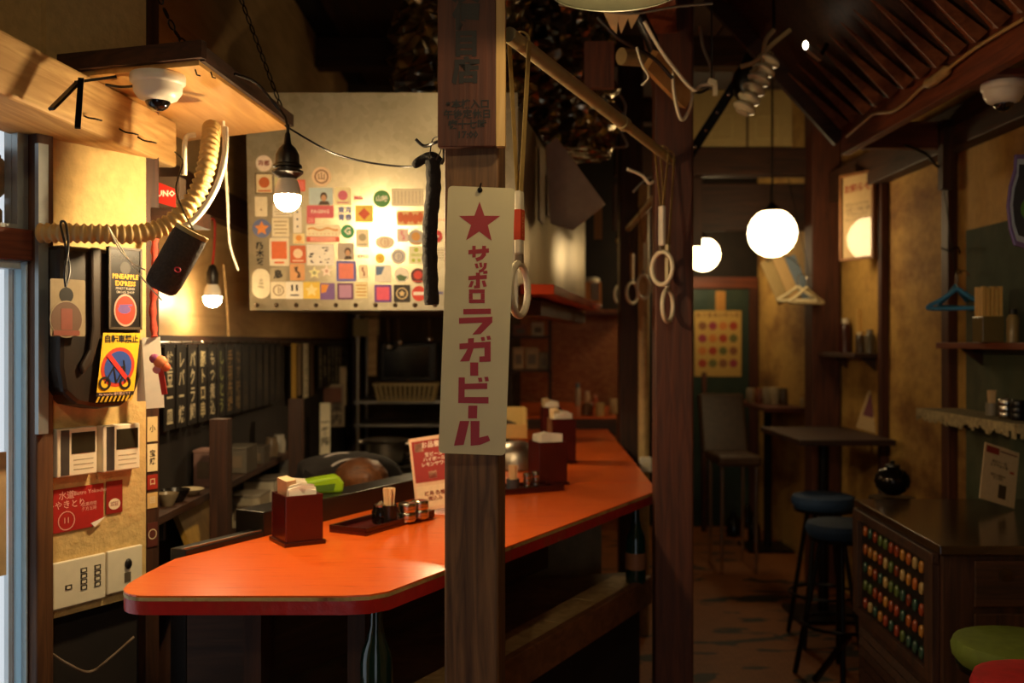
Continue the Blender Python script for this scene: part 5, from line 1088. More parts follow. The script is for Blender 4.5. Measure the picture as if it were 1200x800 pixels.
Wone('white_cap_jar', P(695, 330, 7.75), lambda m: m.lathe([(1e-6, 0), (.06, 0), (.06, .03), (.04, .04), (1e-6, .04)], 16, (P(694, 0, 7.75).x, 7.77, 1.9605)), cream, 'white lid lying on the amber box', 'lid', smooth=40)
gx0, gx1 = P(803, 0, YB - .03).x, XR - .01
gd_ = bpy.data.objects.new('door_2', None); COL.objects.link(gd_); struct(gd_); gd_.location = (gx0, YB - .03, 0)
MB().box(0, gx1 - gx0, 0, .028, 0, 1.93).build('door_panel', green_p, gd_)
MB().box(0, gx1 - gx0, -.02, .028, 1.931, 2.02).build('door_head', red_wx, gd_)
MB().box(.0, .06, -.02, -.001, 0, 1.93).build('door_stile', red_w, gd_)
MB().box(gx1 - gx0 - .07, gx1 - gx0, -.02, -.001, 0, 1.93).build('door_stile', red_w, gd_)
a0, a1 = P(814, 0, YB - .04).x, P(869, 0, YB - .04).x; z0, z1 = P(0, 441, YB - .04).z, P(0, 364, YB - .04).z; PW, PH = a1 - a0, z1 - z0
po = thing('wall_poster', 'yellowed poster of small round pictures on the green door', 'poster', ((a0 + a1) / 2, YB - .032, z0))
MB().box(-PW/2, PW/2, -.003, 0, 0, PH).build('sheet', ink('c8a458'), po)
rnd = random.Random(4)
for iy in range(4):
    for ix in range(4):
        MB().prism(poly((-PW*.33 + ix * PW*.22, PH*.2 + iy * PH*.19), PW*.09, 12), -.0042, -.0031, 'y').build('round_picture', ink(['a8402c', '8a5a3a', 'c87a3a', '6a6a3a', '9a3a4a'][(ix * 3 + iy * 2) % 5]), po)
m = MB(); text(m, 'おつまみいろいろ', .045, 0, PH * .93, -.0036, bold=.02); m.build('lettering', ink('6a3a1c'), po)
Wone('tape_strip', (a0 + .2, YB - .036, z1), lambda m: m.box((a0 + a1)/2 - .02, (a0 + a1)/2 + .06, YB - .04, YB - .0365, z1 + .001, z1 + .16), ink('b8823a'), 'orange paper strip above the yellowed poster', 'paper')
Wone('wooden_stick', P(825, 590, 7.9), lambda m: m.beam((P(825, 0, 7.85).x, 7.85, 0), (P(826, 0, 8.0).x, 8.03, 1.25), .035, .03), red_w, 'upright wooden stick leaning on the green door', 'stick')
# cream air-conditioner panel above the cross beam
ac = thing('air_conditioner', 'cream panelled air conditioner above the far cross beam', 'air conditioner', (P(868, 0, 6.16).x, 6.16, 2.701))
aw = 118 / F * 6.35; ah = 66 / F * 6.35
MB().box(-aw/2, aw/2, 0, .2, 0, ah).build('case', plain('ac_cream', C('b8a26a'), .5, var=.05), ac, bevel=.008)
for x in (-.12, .16): 
    m = MB()
    for q in ((-.07, .07, .05, .056), (-.07, .07, .19, .196), (-.07, -.064, .05, .196), (.064, .07, .05, .196)): m.box(x + q[0], x + q[1], -.004, -.0005, q[2], q[3])
    m.build('grille_frame', ink('c8b67a'), ac)
MB().box(.035, .045, -.012, -.001, 0, ah).build('divider', dark_w, ac)
# ---------------------------------------------------------------- right wall boards and shelves
Wone('wall_board', (XR - .01, 3.7, .6), lambda m: m.box(XR - .012, XR - .001, 3.0, 4.36, .72, 1.985), green_r, 'faded green board nailed to the right wall behind the shelves', 'board')
def wshelf(name, y0, y1, z, dpt, th, lab, mt=red_wy):
    r = thing(name, lab, 'shelf', (XR - dpt/2, (y0 + y1)/2, z - th)); W(r).box(XR - dpt, XR - .013, y0, y1, z - th, z).build('board', mt, r, bevel=.003)
    for y in (y0 + .08, y1 - .1): W(r).prism([(XR - .014, z - th - .001), (XR - dpt * .6, z - th - .001), (XR - .014, z - th - .07)], y, y + .015, 'y').build('bracket', dark_w, r)
    return r
wshelf('wall_shelf', 3.55, 4.30, EYE - .004, .17, .026, 'upper reddish shelf on the green board holding chopsticks')
zz = 1.205; sh3 = wshelf('wall_shelf', 3.55, 4.42, zz, .20, .02, 'lower shelf with ragged straw fringe on the green board', plain('shelf_cloth', C('7a6a48'), .8, var=.25, scale=40))
m = W(sh3)
rnd = random.Random(2); y = 3.55
while y < 4.42:
    h_ = rnd.uniform(.02, .05); m.box(XR - .207, XR - .2005, y, y + .012, zz - h_ - .005, zz + .001); y += .013
x_ = XR - .2
while x_ < XR - .014:
    h_ = rnd.uniform(.02, .05); m.box(x_, x_ + .012, 3.542, 3.5495, zz - h_ - .005, zz + .001); x_ += .013
o = m.build('straw_fringe', plain('straw', C('a8946a'), .85, var=.3, scale=50), sh3); o['kind'] = 'stuff'
wshelf('wall_shelf', 5.35, 6.0, 1.435, .16, .025, 'small dark shelf beside the thick post with sauce bottles', dark_wy)
# chopstick bundles, bottles, pots on those shelves
def bundle(loc, w_, h_, hp, lab, pot='6a5a34'):
    r = thing('chopstick_pot', lab, 'chopsticks', loc); MB().box(-w_/2, w_/2, -w_/2, w_/2, 0, hp).build('pot', ink(pot, .3), r, bevel=.004)
    for ix in range(5):
        for iy in range(3): MB().box(-w_*.45 + ix * w_*.19, -w_*.45 + ix * w_*.19 + w_*.15, -w_*.4 + iy * w_*.28, -w_*.4 + iy * w_*.28 + w_*.2, hp + .0005, h_ - .006 * ((ix + iy) % 2)).build('chopstick', ink('d8ac5e'), r)
    return r
bundle((P(1158, 0, 3.85).x, 3.85, EYE - .0035), .085, .215, .10, 'thick bundle of wooden chopsticks in a jar on the upper shelf')
def jar(loc, r_, h_, col, cap, lab, cat='bottle'):
    r = thing('sauce_bottle', lab, cat, loc); MB().lathe([(1e-6, 0), (r_, 0), (r_, h_ * .72), (r_ * .6, h_ * .84)], 14).build('body', ink(col, .3), r, 40); MB().lathe([(r_ * .65, h_ * .84), (r_ * .62, h_), (1e-6, h_)], 12).build('cap', ink(cap), r, 40); return r
jar((P(1187, 0, 3.72).x, 3.72, EYE - .0035), .022, .125, '8a7448', '14100c', 'small labelled bottle with black cap on the upper shelf')
pick_holder(Vector((P(1162, 0, 3.95).x, 3.95, zz + .0015)), 'pale toothpick holder on the fringed shelf', '8a8070', .022, .05, .05)
cup(Vector((P(1179, 0, 3.8).x, 3.8, zz + .0015)), .028, .075, 'plain steel cup on the fringed shelf', steel)
cup(Vector((P(1193, 0, 3.72).x, 3.72, zz + .0015)), .026, .075, 'black cup next to the steel cup on the fringed shelf', ink('15110f', .3))
for px, d, r_, h_, col, cap, lab in ((993, 5.85, .035, .20, '3a1410', 'd8ccb0', 'dark sauce bottle with white cap'), (1009, 5.6, .03, .12, '3a2a1c', 'd0bc90', 'squat brown bottle'), (1030, 5.45, .028, .13, '5a5040', '8a8070', 'grey pepper bottle')):
    jar((min(XR - .04, (px - 600) / F * d), d, 1.4355), r_, h_, col, cap, lab + ' on the small dark shelf')
bundle((P(1004, 0, 5.75).x + .02, 5.72, 1.4355), .06, .25, .11, 'chopsticks in a dark pot on the small dark shelf', '2a1a12')
# framed notice turned on the stud
fr = thing('framed_notice', 'glazed frame with handwritten notice hanging on the right wall', 'picture frame', (XR - .12, 5.42, 1.945), rot=(0, 0, R(-65)))
fw, fh = .25, .475
m = MB()
for q in ((-fw/2, fw/2, 0, .014), (-fw/2, fw/2, fh - .014, fh), (-fw/2, -fw/2 + .014, .014, fh - .014), (fw/2 - .014, fw/2, .014, fh - .014)): m.box(q[0], q[1], -.012, .012, q[2], q[3])
m.build('frame', wood('frame_wood', C('7a4a24'), C('9a6432'), (6, 6, 6)), fr)
MB().box(-fw/2 + .014, fw/2 - .014, .0, .008, .014, fh - .014).build('paper', ink('d8b884'), fr)
m = MB(); text(m, 'お知らせ', .05, 0, fh * .82, -.0006, bold=.03); m.build('heading', ink('a83a24'), fr)
m = MB(); text(m, '本日のおすすめ\n日替り小鉢三種\n千円ポッキリ\nせんべろセット', .026, 0, fh * .55, -.0006); m.build('lettering', ink('5a4632'), fr)
MB().box(-fw/2 + .014, fw/2 - .014, -.006, -.003, .014, fh - .014).build('glazing', pane, fr)
# hangers
def hanger(c, rz, mt, lab, sc=1.0, tilt=0):
    r = thing('coat_hanger', lab, 'hanger', c, rot=(R(tilt), 0, rz)); w_ = .2 * sc; h_ = .15 * sc
    m = MB(); m.tube(smoothpath([(0, 0, h_), (-w_ * .55, 0, h_ * .45), (-w_, 0, .01), (-w_ * .9, 0, 0), (0, 0, 0), (w_ * .9, 0, 0), (w_, 0, .01), (w_ * .55, 0, h_ * .45), (0, 0, h_)], 5), .013 * max(sc, .7), 8); m.build('body', mt, r, 60)
    MB().tube([(0, 0, h_), (0, 0, h_ + .04)] + [(.022 - .022 * math.cos(a), 0, h_ + .05 + .022 * math.sin(a)) for a in [math.pi * k / 8 for k in range(9)]], .0025, 6).build('hook', steel, r, 60); return r
hanger(P(1120, 360, 4.30), R(35), plain('blue_plastic', C('3a86b4'), .4), 'blue plastic hanger hooked on a wire by the wall stud', .62)
hanger(P(1122, 361, 4.13), R(-25), MATS['blue_plastic'], 'second blue hanger crossing the first at an angle', .55)
wp = smoothpath([P(1104, 212, 4.45), P(1110, 250, 4.4), P(1116, 290, 4.36), P(1119, 318, 4.30)], 5)
Wone('hanging_wire', wp[-1], lambda m: m.tube(wp, .0022, 5), black_m, 'thin wire from the wall beam down to the blue hangers', 'wire')
wp = smoothpath([P(1103, 290, 4.42), P(1112, 294, 4.36), P(1122, 289, 4.36), P(1125, 297, 4.38)], 5)
Wone('hanging_wire', wp[-1], lambda m: m.tube(wp, .004, 5), black_m, 'twisted wire hook on the reddish stud', 'wire')
wh = plain('white_hanger', C('c8b890'), .5)
hanger(P(945, 355, 5.70), R(25), wh, 'cream plastic hanger hung beside the thick post', .6)
hanger(P(935, 352, 5.83), R(-20), wh, 'cream hanger behind the other beside the thick post', .55)
hb_ = P(945, 355, 5.70); ht_ = hb_ + Matrix.Rotation(R(25), 3, 'Z') @ Vector((.022, 0, .15 * .6 + .0765))
Wone('hanging_wire', ht_, lambda m: m.tube([ht_, (ht_.x, 6.16, 2.524)], .0022, 5), black_m, 'thin wire from the far beam to the nearer cream hanger', 'wire')
for k, (a, b_, c_, col, lab) in enumerate(((898, 305, 18, 'a08a5c', 'faded paper sheet'), (912, 298, 20, 'b89a6a', 'cream paper sheet'), (925, 300, 14, '6a7a8a', 'bluish paper sheet'))):
    p0, p1 = P(a, b_, 5.95 + k * .006), P(a + 22, b_ + 50, 5.9 + k * .006)
    Wone('hanging_paper', p1, lambda m: m.beam(p0, p1, c_ / F * 5.9, .004, up=(.3, -1, 0)), ink(col), lab + ' hanging with the cream hangers', 'paper', 'papers beside the hangers')
wp = smoothpath([P(905, 205, 6.14), P(900, 260, 6.0), P(898, 304, 5.935), P(912, 299, 5.935), P(926, 302, 5.935), P(938, 312, 5.91)], 5)
Wone('hanging_wire', wp[-1], lambda m: m.tube(wp, .003, 5), black_m, 'wire holding papers and cream hangers below the far beam', 'wire')
# tables along the right wall
def wtable(x0, x1, y0, y1, z, lab, mt=dark_wx, leg=True):
    r = thing('wall_table', lab, 'table', ((x0+x1)/2, (y0+y1)/2, 0)); W(r).box(x0, x1, y0, y1, z - .03, z).build('tabletop', mt, r, bevel=.003)
    if leg:
        W(r).tube([((x0+x1)/2, (y0+y1)/2, .02), ((x0+x1)/2, (y0+y1)/2, z - .031)], .03, 12).build('leg', black_m, r, 50)
        W(r).box((x0+x1)/2 - .18, (x0+x1)/2 + .18, (y0+y1)/2 - .18, (y0+y1)/2 + .18, 0, .02).build('foot', black_m, r)
    return r
wtable(1.46, XR - .05, 5.05, 5.85, 1.0, 'dark wall table holding the leaning menu, by thick post')
wtable(1.72, XR - .01, 6.75, 7.7, 1.05, 'far wall table with cans beside the green door', red_wx)
for k, (px, d, h_, col) in enumerate(((880, 7.3, .11, 'a89878'), (890, 7.2, .11, '9a5a3c'), (899, 7.15, .12, 'b8a888'), (908, 7.1, .125, 'd0c098'), (918, 7.05, .12, '6a5a44'))):
    tag(MB().lathe([(1e-6, 0), (.03, 0), (.033, .006), (.033, h_ - .008), (.028, h_), (1e-6, h_)], 14).build('drink_can', ink(col, .25), None, 40, loc=((px - 600) / F * d, d, 1.0505)), ['grey', 'rusty', 'silver', 'bright cream', 'brown'][k] + ' can in the row on the far wall table', 'can', 'cans on the far table')
cup(Vector((P(942, 0, 6.85).x, 6.85, 1.0505)), .025, .06, 'small cream cup at the edge of the far table', ink('c8b890'))
card('menu_card', (P(1019, 0, 5.5).x, 5.5, 1.002), R(-40), (-14, 14), .16, .22, 'b89a6a', 'cream menu with purple band leaning on the dark wall table', 'menu', [(.1, .45, .35, .92, '6a2a3a'), (.55, .9, .2, .4, '8a7a50')])
# bar seating in the aisle
def stool(x, y, z, r_, col, lab, rz=0, spread=.17):
    r = thing('bar_stool', lab, 'stool', (x, y, 0), rz, 'round bar stools')
    MB().lathe([(1e-6, z - .07), (r_ * .9, z - .07), (r_, z - .05), (r_ * 1.02, z - .03), (r_ * .97, z - .01), (r_ * .8, z - .002), (1e-6, z)], 24).build('seat_cushion', plain('seat_' + col, C(col), .75, var=.15), r, 50)
    MB().lathe([(r_ * .93, z - .085), (r_ * .95, z - .071), (1e-6, z - .071)], 24).build('seat_pan', black_m, r, 50)
    for k in range(4):
        a = R(45 + 90 * k); MB().tube([(r_ * .55 * math.cos(a), r_ * .55 * math.sin(a), z - .086), (spread * 1.15 * math.cos(a), spread * 1.15 * math.sin(a), 0.004)], .012, 8).build('leg', black_m, r, 50)
    q = .62 * spread + .38 * r_ * .55 * 1.1
    MB().tube([(spread * .98 * math.cos(2*math.pi*k/20), spread * .98 * math.sin(2*math.pi*k/20), .24) for k in range(20)], .008, 6, True).build('foot_ring', black_m, r, 60); return r
stool(P(965, 0, 5.0).x, 5.0, .735, .155, '1c3a5e', 'blue cushioned bar stool standing below the dark wall table')
stool(P(985, 0, 4.45).x, 4.45, .70, .15, '16304e', 'darker blue bar stool tucked beside the cabinet', R(30))
stool(P(1192, 0, 2.55).x, 2.55, .74, .155, '5a6a1c', 'olive green cushioned stool in front of the dark cabinet', R(15))
stool(P(1222, 0, 2.12).x, 2.12, .79, .14, 'c0161c', 'bright red cushioned stool before the green stool', R(20))
bc = thing('vinyl_chair', 'brown vinyl chair with chrome legs beside the far wall table', 'chair', (1.46, 6.6, 0))
W(bc).prism([(6.35, .70), (6.8, .70), (6.82, .76), (6.35, .77)], 1.32, 1.60, 'x').build('seat', plain('brown_vinyl', C('4a321e'), .4, var=.2), bc, bevel=.02)
W(bc).prism([(6.78, .74), (6.86, .74), (7.02, 1.12), (6.95, 1.14)], 1.30, 1.62, 'x').build('backrest', MATS['brown_vinyl'], bc, bevel=.02)
for (x, y) in ((1.35, 6.4), (1.57, 6.4), (1.35, 6.78), (1.57, 6.78)): W(bc).tube([(x, y, .695), (x, y, .004)], .012, 8).build('leg', chrome, bc, 50)
for k, (px, py, r_) in enumerate(((860, 628, .06), (876, 618, .055), (884, 634, .05))):
    p = G(px, py, 0); tag(MB().lathe([(1e-6, 0), (r_, 0), (r_ * 1.05, .03), (r_ * .9, .12), (r_ * .4, .16), (r_ * .35, .19), (1e-6, .195)], 16).build('black_flask', plain('gloss_black', C('0c0a09'), .06) if k == 0 else MATS['gloss_black'], None, 45, loc=p), ['glossy black flask nearest the counter side', 'glossy black flask in the middle', 'glossy black flask nearest the vinyl chair'][k] + ' on the aisle floor', 'flask', 'black flasks on the floor')
# folded tripod leg beside the cabinet
Wone('folding_stand', G(957, 797, 0), lambda m: (m.beam(G(955, 799, 0) + Vector((0, 0, .01)), P(995, 745, 4.2), .025, .02)), black_m, 'black diagonal strut leaning beside the dark cabinet', 'strut')
# ---------------------------------------------------------------- dark cabinet with bead panel
CX0, CY0, CY1, CZ = 1.26, 2.93, 3.80, .90
cb = thing('wooden_cabinet', 'dark glossy wooden cabinet with panel of coloured beads on its side', 'cabinet', (1.6, 3.35, 0))
W(cb).prism([(CX0 - .005, CY0 - .01), (XR - .02, CY0 - .01), (XR - .02, CY1), (CX0 + .045, CY1)], CZ - .028, CZ).build('top', wood('cabinet_top', C('2a1a0e'), C('45301c'), (1.2, 12, 12), .18, .05, .4), cb, bevel=.004)
W(cb).prism([(CX0 + .012, CY0 + .005), (XR - .03, CY0 + .005), (XR - .03, CY1 - .01), (CX0 + .06, CY1 - .01)], .02, CZ - .029).build('body', dark_w, cb)
sa_ = math.atan2(.048, .86)
SP = Matrix.Translation((CX0 + .011, CY0 + .012, 0)) @ Matrix.Rotation(R(90) - sa_, 4, 'Z')     # local x runs back along the side, -y faces the aisle ... +y
def side(mb): mb.x = Matrix.Translation(cb.location).inverted() @ SP; return mb
LS = .845
m = side(MB())
for q in ((.02, LS, .835, .868), (.02, LS, .475, .505), (.02, .09, .505, .835), (LS - .06, LS, .505, .835)): m.box(q[0], q[1], .001, .022, q[2], q[3])
m.build('side_frame', dark_w, cb, bevel=.003)
side(MB()).box(.091, LS - .061, .001, .006, .506, .834).build('bead_backing', black_p, cb)
bm_ = MB(); bm_.x = Matrix.Rotation(R(90), 4, 'X'); bm_.lathe([(1e-6, -.006), (.015, -.006), (.019, -.001), (.017, .005), (1e-6, .008)], 10)
cols = ['8a3a1c', 'a8702e', '903a24', '54622e', 'a88a56', '6e2e16', 'a05422', '2e4a3c']; bme = {}
rnd = random.Random(11)
for iy in range(5):
    for ix in range(11):
        c_ = rnd.choice(cols)
        if c_ not in bme:
            bme[c_] = bm_.mesh('bead', ink(c_, .35), 50)
        o = bpy.data.objects.new('bead', bme[c_]); COL.objects.link(o); o.parent = cb
        Mx = Matrix.Translation(cb.location).inverted() @ SP @ Matrix.Translation((.13 + ix * .058, .014, .54 + iy * .066)) @ Matrix.Diagonal((.66, 1, 1.1, 1)); o.matrix_local = Mx
for k in range(10): side(MB()).obox((LS/2, .008, .08 + k * .038), (LS - .12, .012, .026), (25, 0, 0)).build('louvre', dark_wx, cb)
W(cb).box(CX0 + .10, XR - .04, CY0 - .008, CY0 + .004, .72, .855).build('drawer_front', dark_wx, cb, bevel=.003)
W(cb).box(CX0 + .10, XR - .04, CY0 - .008, CY0 + .004, .08, .70).build('door', dark_w, cb, bevel=.003)
kx = P(1177, 0, CY0).x; m = W(cb); m.x = m.x @ Matrix.Translation((kx, CY0 - .008, .815)) @ Matrix.Rotation(R(90), 4, 'X'); m.lathe([(1e-6, 0), (.02, 0), (.02, .003), (.008, .004), (1e-6, .006)], 14); m.build('lock', plain('old_brass', C('4a3a24'), .4, .8), cb, 50)
mc = G(1163, 598, CZ); card('menu_stand', (mc.x + .015, mc.y, CZ + .0255), R(14), (-12, 17), .15, .205, 'cdb088', 'cream leaflet with red heading leaning on the dark cabinet top', 'leaflet', [(.05, .42, .84, .96, '8a2c1c'), (.45, .95, .91, .93, '6a2a20'), (.50, .72, .10, .34, '4a3a22'), (.78, .9, .58, .62, 'a83a24')], [('本日の一品\nおすすめの肴', .013, .45, .68, '7a6448', False), ('串焼き盛合せ\n千二百円', .011, .45, .45, '7a6448', False)])
hl = thing('steel_kettle', 'dark round kettle at the back of the cabinet', 'kettle', (P(1048, 0, 3.98).x, 4.0, .88))
MB().ball((0, 0, .06), .07, 16, (1, 1, .85)).build('body', plain('kettle_dark', C('2a2420'), .2, .8), hl, 60)
MB().lathe([(.03, .118), (.028, .126), (.008, .13), (.01, .14), (1e-6, .143)], 14).build('lid', black_p, hl, 50)
Wone('kettle_stand', (P(1048, 0, 3.98).x, 4.0, 0), lambda m: m.lathe([(1e-6, 0), (.12, 0), (.12, .02), (.025, .03), (.025, .84), (.09, .85), (.09, .875), (1e-6, .875)], 18, (P(1048, 0, 3.98).x, 4.0, 0)), black_m, 'slim black pedestal under the dark kettle', 'stand', smooth=40)
# ---------------------------------------------------------------- canopy in the upper corner
cv = thing('slatted_canopy', 'reddish sloping canopy of corrugated slats below the ceiling', 'canopy', (1.4, 3.5, 2.35))
ya, yb = 2.3, 4.5; XE = 1.505; ZE = 2.40
W(cv).prism([(XE - .02, ZE - .06), (XE + .02, ZE - .06), (XE + .02, ZE + .10), (XE - .02, ZE + .10)], ya, yb, 'y').build('eave_board', red_wy, cv, bevel=.003)
XT, ZT = .95, 3.05
W(cv).prism([(XE - .022, ZE + .085), (XE - .022, ZE + .07), (XT, ZT - .005), (XT, ZT + .01)], ya + .02, yb - .02, 'y').build('backing', dark_wx, cv)
slm = wood('canopy_slat', C('6a3418'), C('9a5830'), (8, 8, 8))
sdir = Vector((XT - XE, 0, ZT - ZE - .07)).normalized(); snor = Vector((-sdir.z, 0, sdir.x)); snor = -snor if snor.z > 0 else snor
for k in range(15):
    y = ya + .08 + k * .142; b0 = Vector((XE - .024, y, ZE + .066)) + snor * .006
    pts = [b0, b0 + Vector((0, .105, 0)), b0 + sdir * .34 + Vector((0, .085, 0))]
    m = W(cv); m.add([p_ + snor * .012 * (q_ == 2) for q_, p_ in enumerate(pts)] + [p_ + snor * (.05 if q_ == 0 else .008) for q_, p_ in enumerate(pts)], [(0, 1, 2), (3, 5, 4), (0, 1, 4, 3), (1, 2, 5, 4), (2, 0, 3, 5)]); m.build('slat', slm, cv)
W(cv).beam((XE - .01, yb, ZE + .02), (XT - .05, yb, ZT + .02), .03, .10).build('end_rafter', dark_wx, cv)
W(cv).beam((XT, ya, ZT + .02), (XT, yb, ZT + .02), .05, .09).build('ridge_board', dark_wy, cv)
for y in (2.7, 4.1): W(cv).beam((XT, y, ZT + .05), (XT, y, CEIL - .021), .04, .04).build('hanger_post', dark_w, cv)
wp = smoothpath([hit(x_, y_, (XE - .042, 0, 0), (1, 0, 0)) for x_, y_ in ((992, 160), (1013, 142), (1025, 133), (1045, 131), (1062, 120), (1080, 103), (1098, 92), (1110, 82), (1125, 70), (1150, 52), (1200, 22))], 5)
Wone('cable', wp[0], lambda m: m.tube(wp, [.006 + (.012 if 26 < i < 36 else 0) for i in range(len(wp))], 7), plain('tan_cable', C('b8935a'), .6), 'tan cable with taped joint clipped along the canopy eave', 'cable', smooth=60)
ls = thing('cross_board', 'reddish cross board below the far end of the canopy', 'board', (1.75, 4.37, 2.34))
W(ls).box(1.54, XR - .092, 4.35, 4.40, 2.345, 2.46).build('board', red_wx, ls, bevel=.003)
W(ls).box(XR - .14, XR - .092, 4.30, 4.349, 2.16, 2.46).build('bracket', dark_w, ls)
c2 = dome(Vector((P(1176, 0, 3.3).x, 3.3, EYE + 303 / F * 3.3)), 'white dome camera under the small plank beside the canopy', .95)
Wone('camera_plank', (1.7, 3.3, c2.location.z + .001), lambda m: m.box(XE + .021, XR - .092, 3.2, 3.4, c2.location.z + .001, c2.location.z + .022), red_wx, 'small plank between canopy eave and wall beam holding the camera', 'plank')
Wone('hanging_board', (1.155, 6.32, 2.1), lambda m: m.box(1.105, 1.202, 6.285, 6.299, P(0, 289, 6.29).z, 2.529), dark_w, 'dark narrow board hanging in front of the smaller looking globe', 'board')
# bottle shaped glass sign at the edge
bs_ = thing('bottle_sign', 'bottle shaped acrylic sign with purple rim hung by the right wall', 'sign', P(1200, 292, 3.0))
def blob(s): return [(s * x, .145 + s * (z - .145)) for x, z in ((-.028, .285), (-.03, .24), (-.045, .19), (-.052, .13), (-.045, .06), (-.03, .012), (0, .002), (.045, .002), (.075, .012), (.09, .06), (.097, .13), (.09, .19), (.075, .24), (.073, .285))]
MB().prism(blob(1.0), -.006, .006, 'y').build('acrylic_plate', ink('6a5a8a', .15), bs_, bevel=.002)
MB().prism([(x + .002, z) for x, z in blob(.9)], -.0075, -.0062, 'y').build('white_band', ink('9aa8b8', .2), bs_)
MB().prism([(x + .003, z) for x, z in blob(.78)], -.009, -.0077, 'y').build('dark_band', ink('2a3440', .2), bs_)
MB().prism(poly((.03, .12), .045, 18), -.0105, -.0092, 'y').build('green_field', ink('4a7a3a', .2), bs_)
W(bs_).tube([P(1207, 212, 3.0) + Vector((0, 0, .0)), (P(1207, 212, 3.0).x, 3.0, 2.70)], .002, 5).build('hanging_wire', black_m, bs_)
# ---------------------------------------------------------------- ceiling clutter: insulators, wires, strut
ins = thing('insulator_string', 'string of cream porcelain insulators hanging diagonally on wires', 'insulators', P(872, 130, 3.6))
a0, a1 = P(900, 72, 3.6), P(872, 127, 3.6); dr = (a1 - a0); Q = dr.to_track_quat('Z', 'Y').to_matrix().to_4x4()
porc = plain('porcelain', C('d8cca8'), .2, var=.06)
for k in range(6):
    m = W(ins); m.x = m.x @ Matrix.Translation(a0.lerp(a1, k / 5)) @ Q; m.lathe([(1e-6, -.02), (.028, -.018), (.042, -.008), (.044, .0), (.037, .008), (.024, .012), (.026, .018), (1e-6, .02)], 18); m.build('insulator', porc, ins, 50)
for pts in ([(900, 72), (904, 62), (901, 66)], [(880, 85), (893, 72), (897, 48), (907, 35)], [(868, 78), (885, 72), (905, 52), (926, 35)]):
    W(ins).tube(smoothpath([P(x, y, 3.58) for x, y in pts], 5), .009, 7).build('wire', plain('cloth_wire', C('a8946a'), .7) if 'cloth_wire' not in MATS else MATS['cloth_wire'], ins, 60)
W(ins).tube([P(907, 35, 3.58), (P(907, 0, 3.58).x, 3.6, 3.02)], .006, 6).build('hanging_wire', black_p, ins)
W(ins).ball(P(876, 98, 3.68), .075, 12, (.8, .8, 1.0)).build('black_fitting', black_p, ins, 60)
st_ = thing('steel_strut', 'perforated dark steel strut braced diagonally under the ceiling', 'strut', P(812, 178, 4.6))
W(st_).beam(P(808, 182, 4.6), P(862, 98, 4.6), .045, .02, up=(0, -1, 0)).build('bar', black_m, st_)
for t in (.12, .35, .6, .85):
    c_ = P(808, 182, 4.585).lerp(P(862, 98, 4.585), t); W(st_).ball(c_, .010, 8).build('bolt', steel, st_, 60)
W(st_).beam(P(862, 98, 4.6), (P(862, 0, 4.6).x + .3, 4.6, CEIL - .021), .045, .02, up=(0, -1, 0)).build('upper_bar', black_m, st_)
# wire bundle running along the red ceiling beam
wm = [cream, black_p, plain('grey_wire', C('7a7266'), .5)]
WIRES = [([(755, 25), (772, 55), (790, 80), (812, 105), (822, 100), (838, 98)], 3.2, .006, 0, 'cream wire looping to the connector'), ([(758, 32), (776, 62), (798, 90), (816, 108), (830, 104)], 3.22, .005, 1, 'black wire beside the cream loop'),
 ([(700, 20), (725, 45), (748, 58), (768, 70), (788, 92)], 3.1, .006, 1, 'black wire along the timber offcut'), ([(788, 76), (790, 110), (798, 140), (808, 128), (812, 105)], 3.3, .006, 0, 'pale wire loop hanging by the reddish post'),
 ([(820, 30), (824, 55), (832, 75), (836, 90), (838, 112)], 3.4, .006, 2, 'grey wire dropping to the connector'), ([(655, 5), (690, 10), (740, 16), (790, 8), (835, 4)], 2.9, .004, 2, 'thin grey wire stretched below the ceiling'),
 ([(812, 5), (810, 40), (806, 70), (810, 100)], 3.6, .008, 2, 'brown drop wire behind the reddish post'), ([(746, 55), (752, 75), (760, 90), (752, 100)], 3.0, .004, 0, 'cut white wire end'),
 ([(725, 110), (733, 125), (727, 150), (735, 170), (720, 172)], 4.2, .006, 2, 'grey wire behind the strap rail'), ([(735, 198), (752, 205), (762, 215), (775, 205), (782, 210)], 3.5, .006, 0, 'tangled cream wire under the rail end'), ([(742, 225), (755, 212), (770, 205)], 3.6, .005, 2, 'grey wire stub under the rail end'),
 ([(1060, 170), (1085, 180), (1103, 195), (1130, 160), (1165, 185), (1175, 165)], 4.3, .006, 1, 'black wire sagging below the camera shelf'), ([(1145, 190), (1155, 215), (1163, 240), (1168, 245)], 4.35, .003, 1, 'thin black wire on the right plaster')]
for pts, d, r_, mi, lab in WIRES:
    wp = smoothpath([P(x, y, d + .02 * i) for i, (x, y) in enumerate(pts)], 5)
    Wone('ceiling_wire', wp[-1], lambda m: m.tube(wp, r_, 6), wm[mi], lab, 'wire', smooth=60)
cn_ = thing('wire_connector', 'small porcelain connector where the ceiling wires meet', 'connector', P(838, 108, 3.3))
W(cn_).obox(P(834, 97, 3.3), (.03, .03, .02), (0, 20, 0)).build('block', porc, cn_, bevel=.003)
W(cn_).beam(P(838, 98, 3.3), P(838, 112, 3.3), .014, .014).build('stem', porc, cn_)
W(cn_).tube([P(834, 95, 3.3), (P(834, 0, 3.3).x, 3.3, 2.65)], .003, 5).build('lead', black_p, cn_)
tb = thing('timber_offcut', 'splintered pale timber offcut tied up with wires near the strap rail', 'timber', P(770, 80, 3.35))
W(tb).beam(P(762, 70, 3.25), P(806, 116, 3.40), .07, .03, up=(0, -1, 0)).build('offcut', wood('split_timber', C('8a5a2c'), C('c89a5c'), (3, 3, 3)), tb)
W(tb).tube([P(728, 66, 3.25), P(752, 68, 3.3)], .028, 14).build('spool', plain('spool', C('8a7650'), .4), tb, 50)
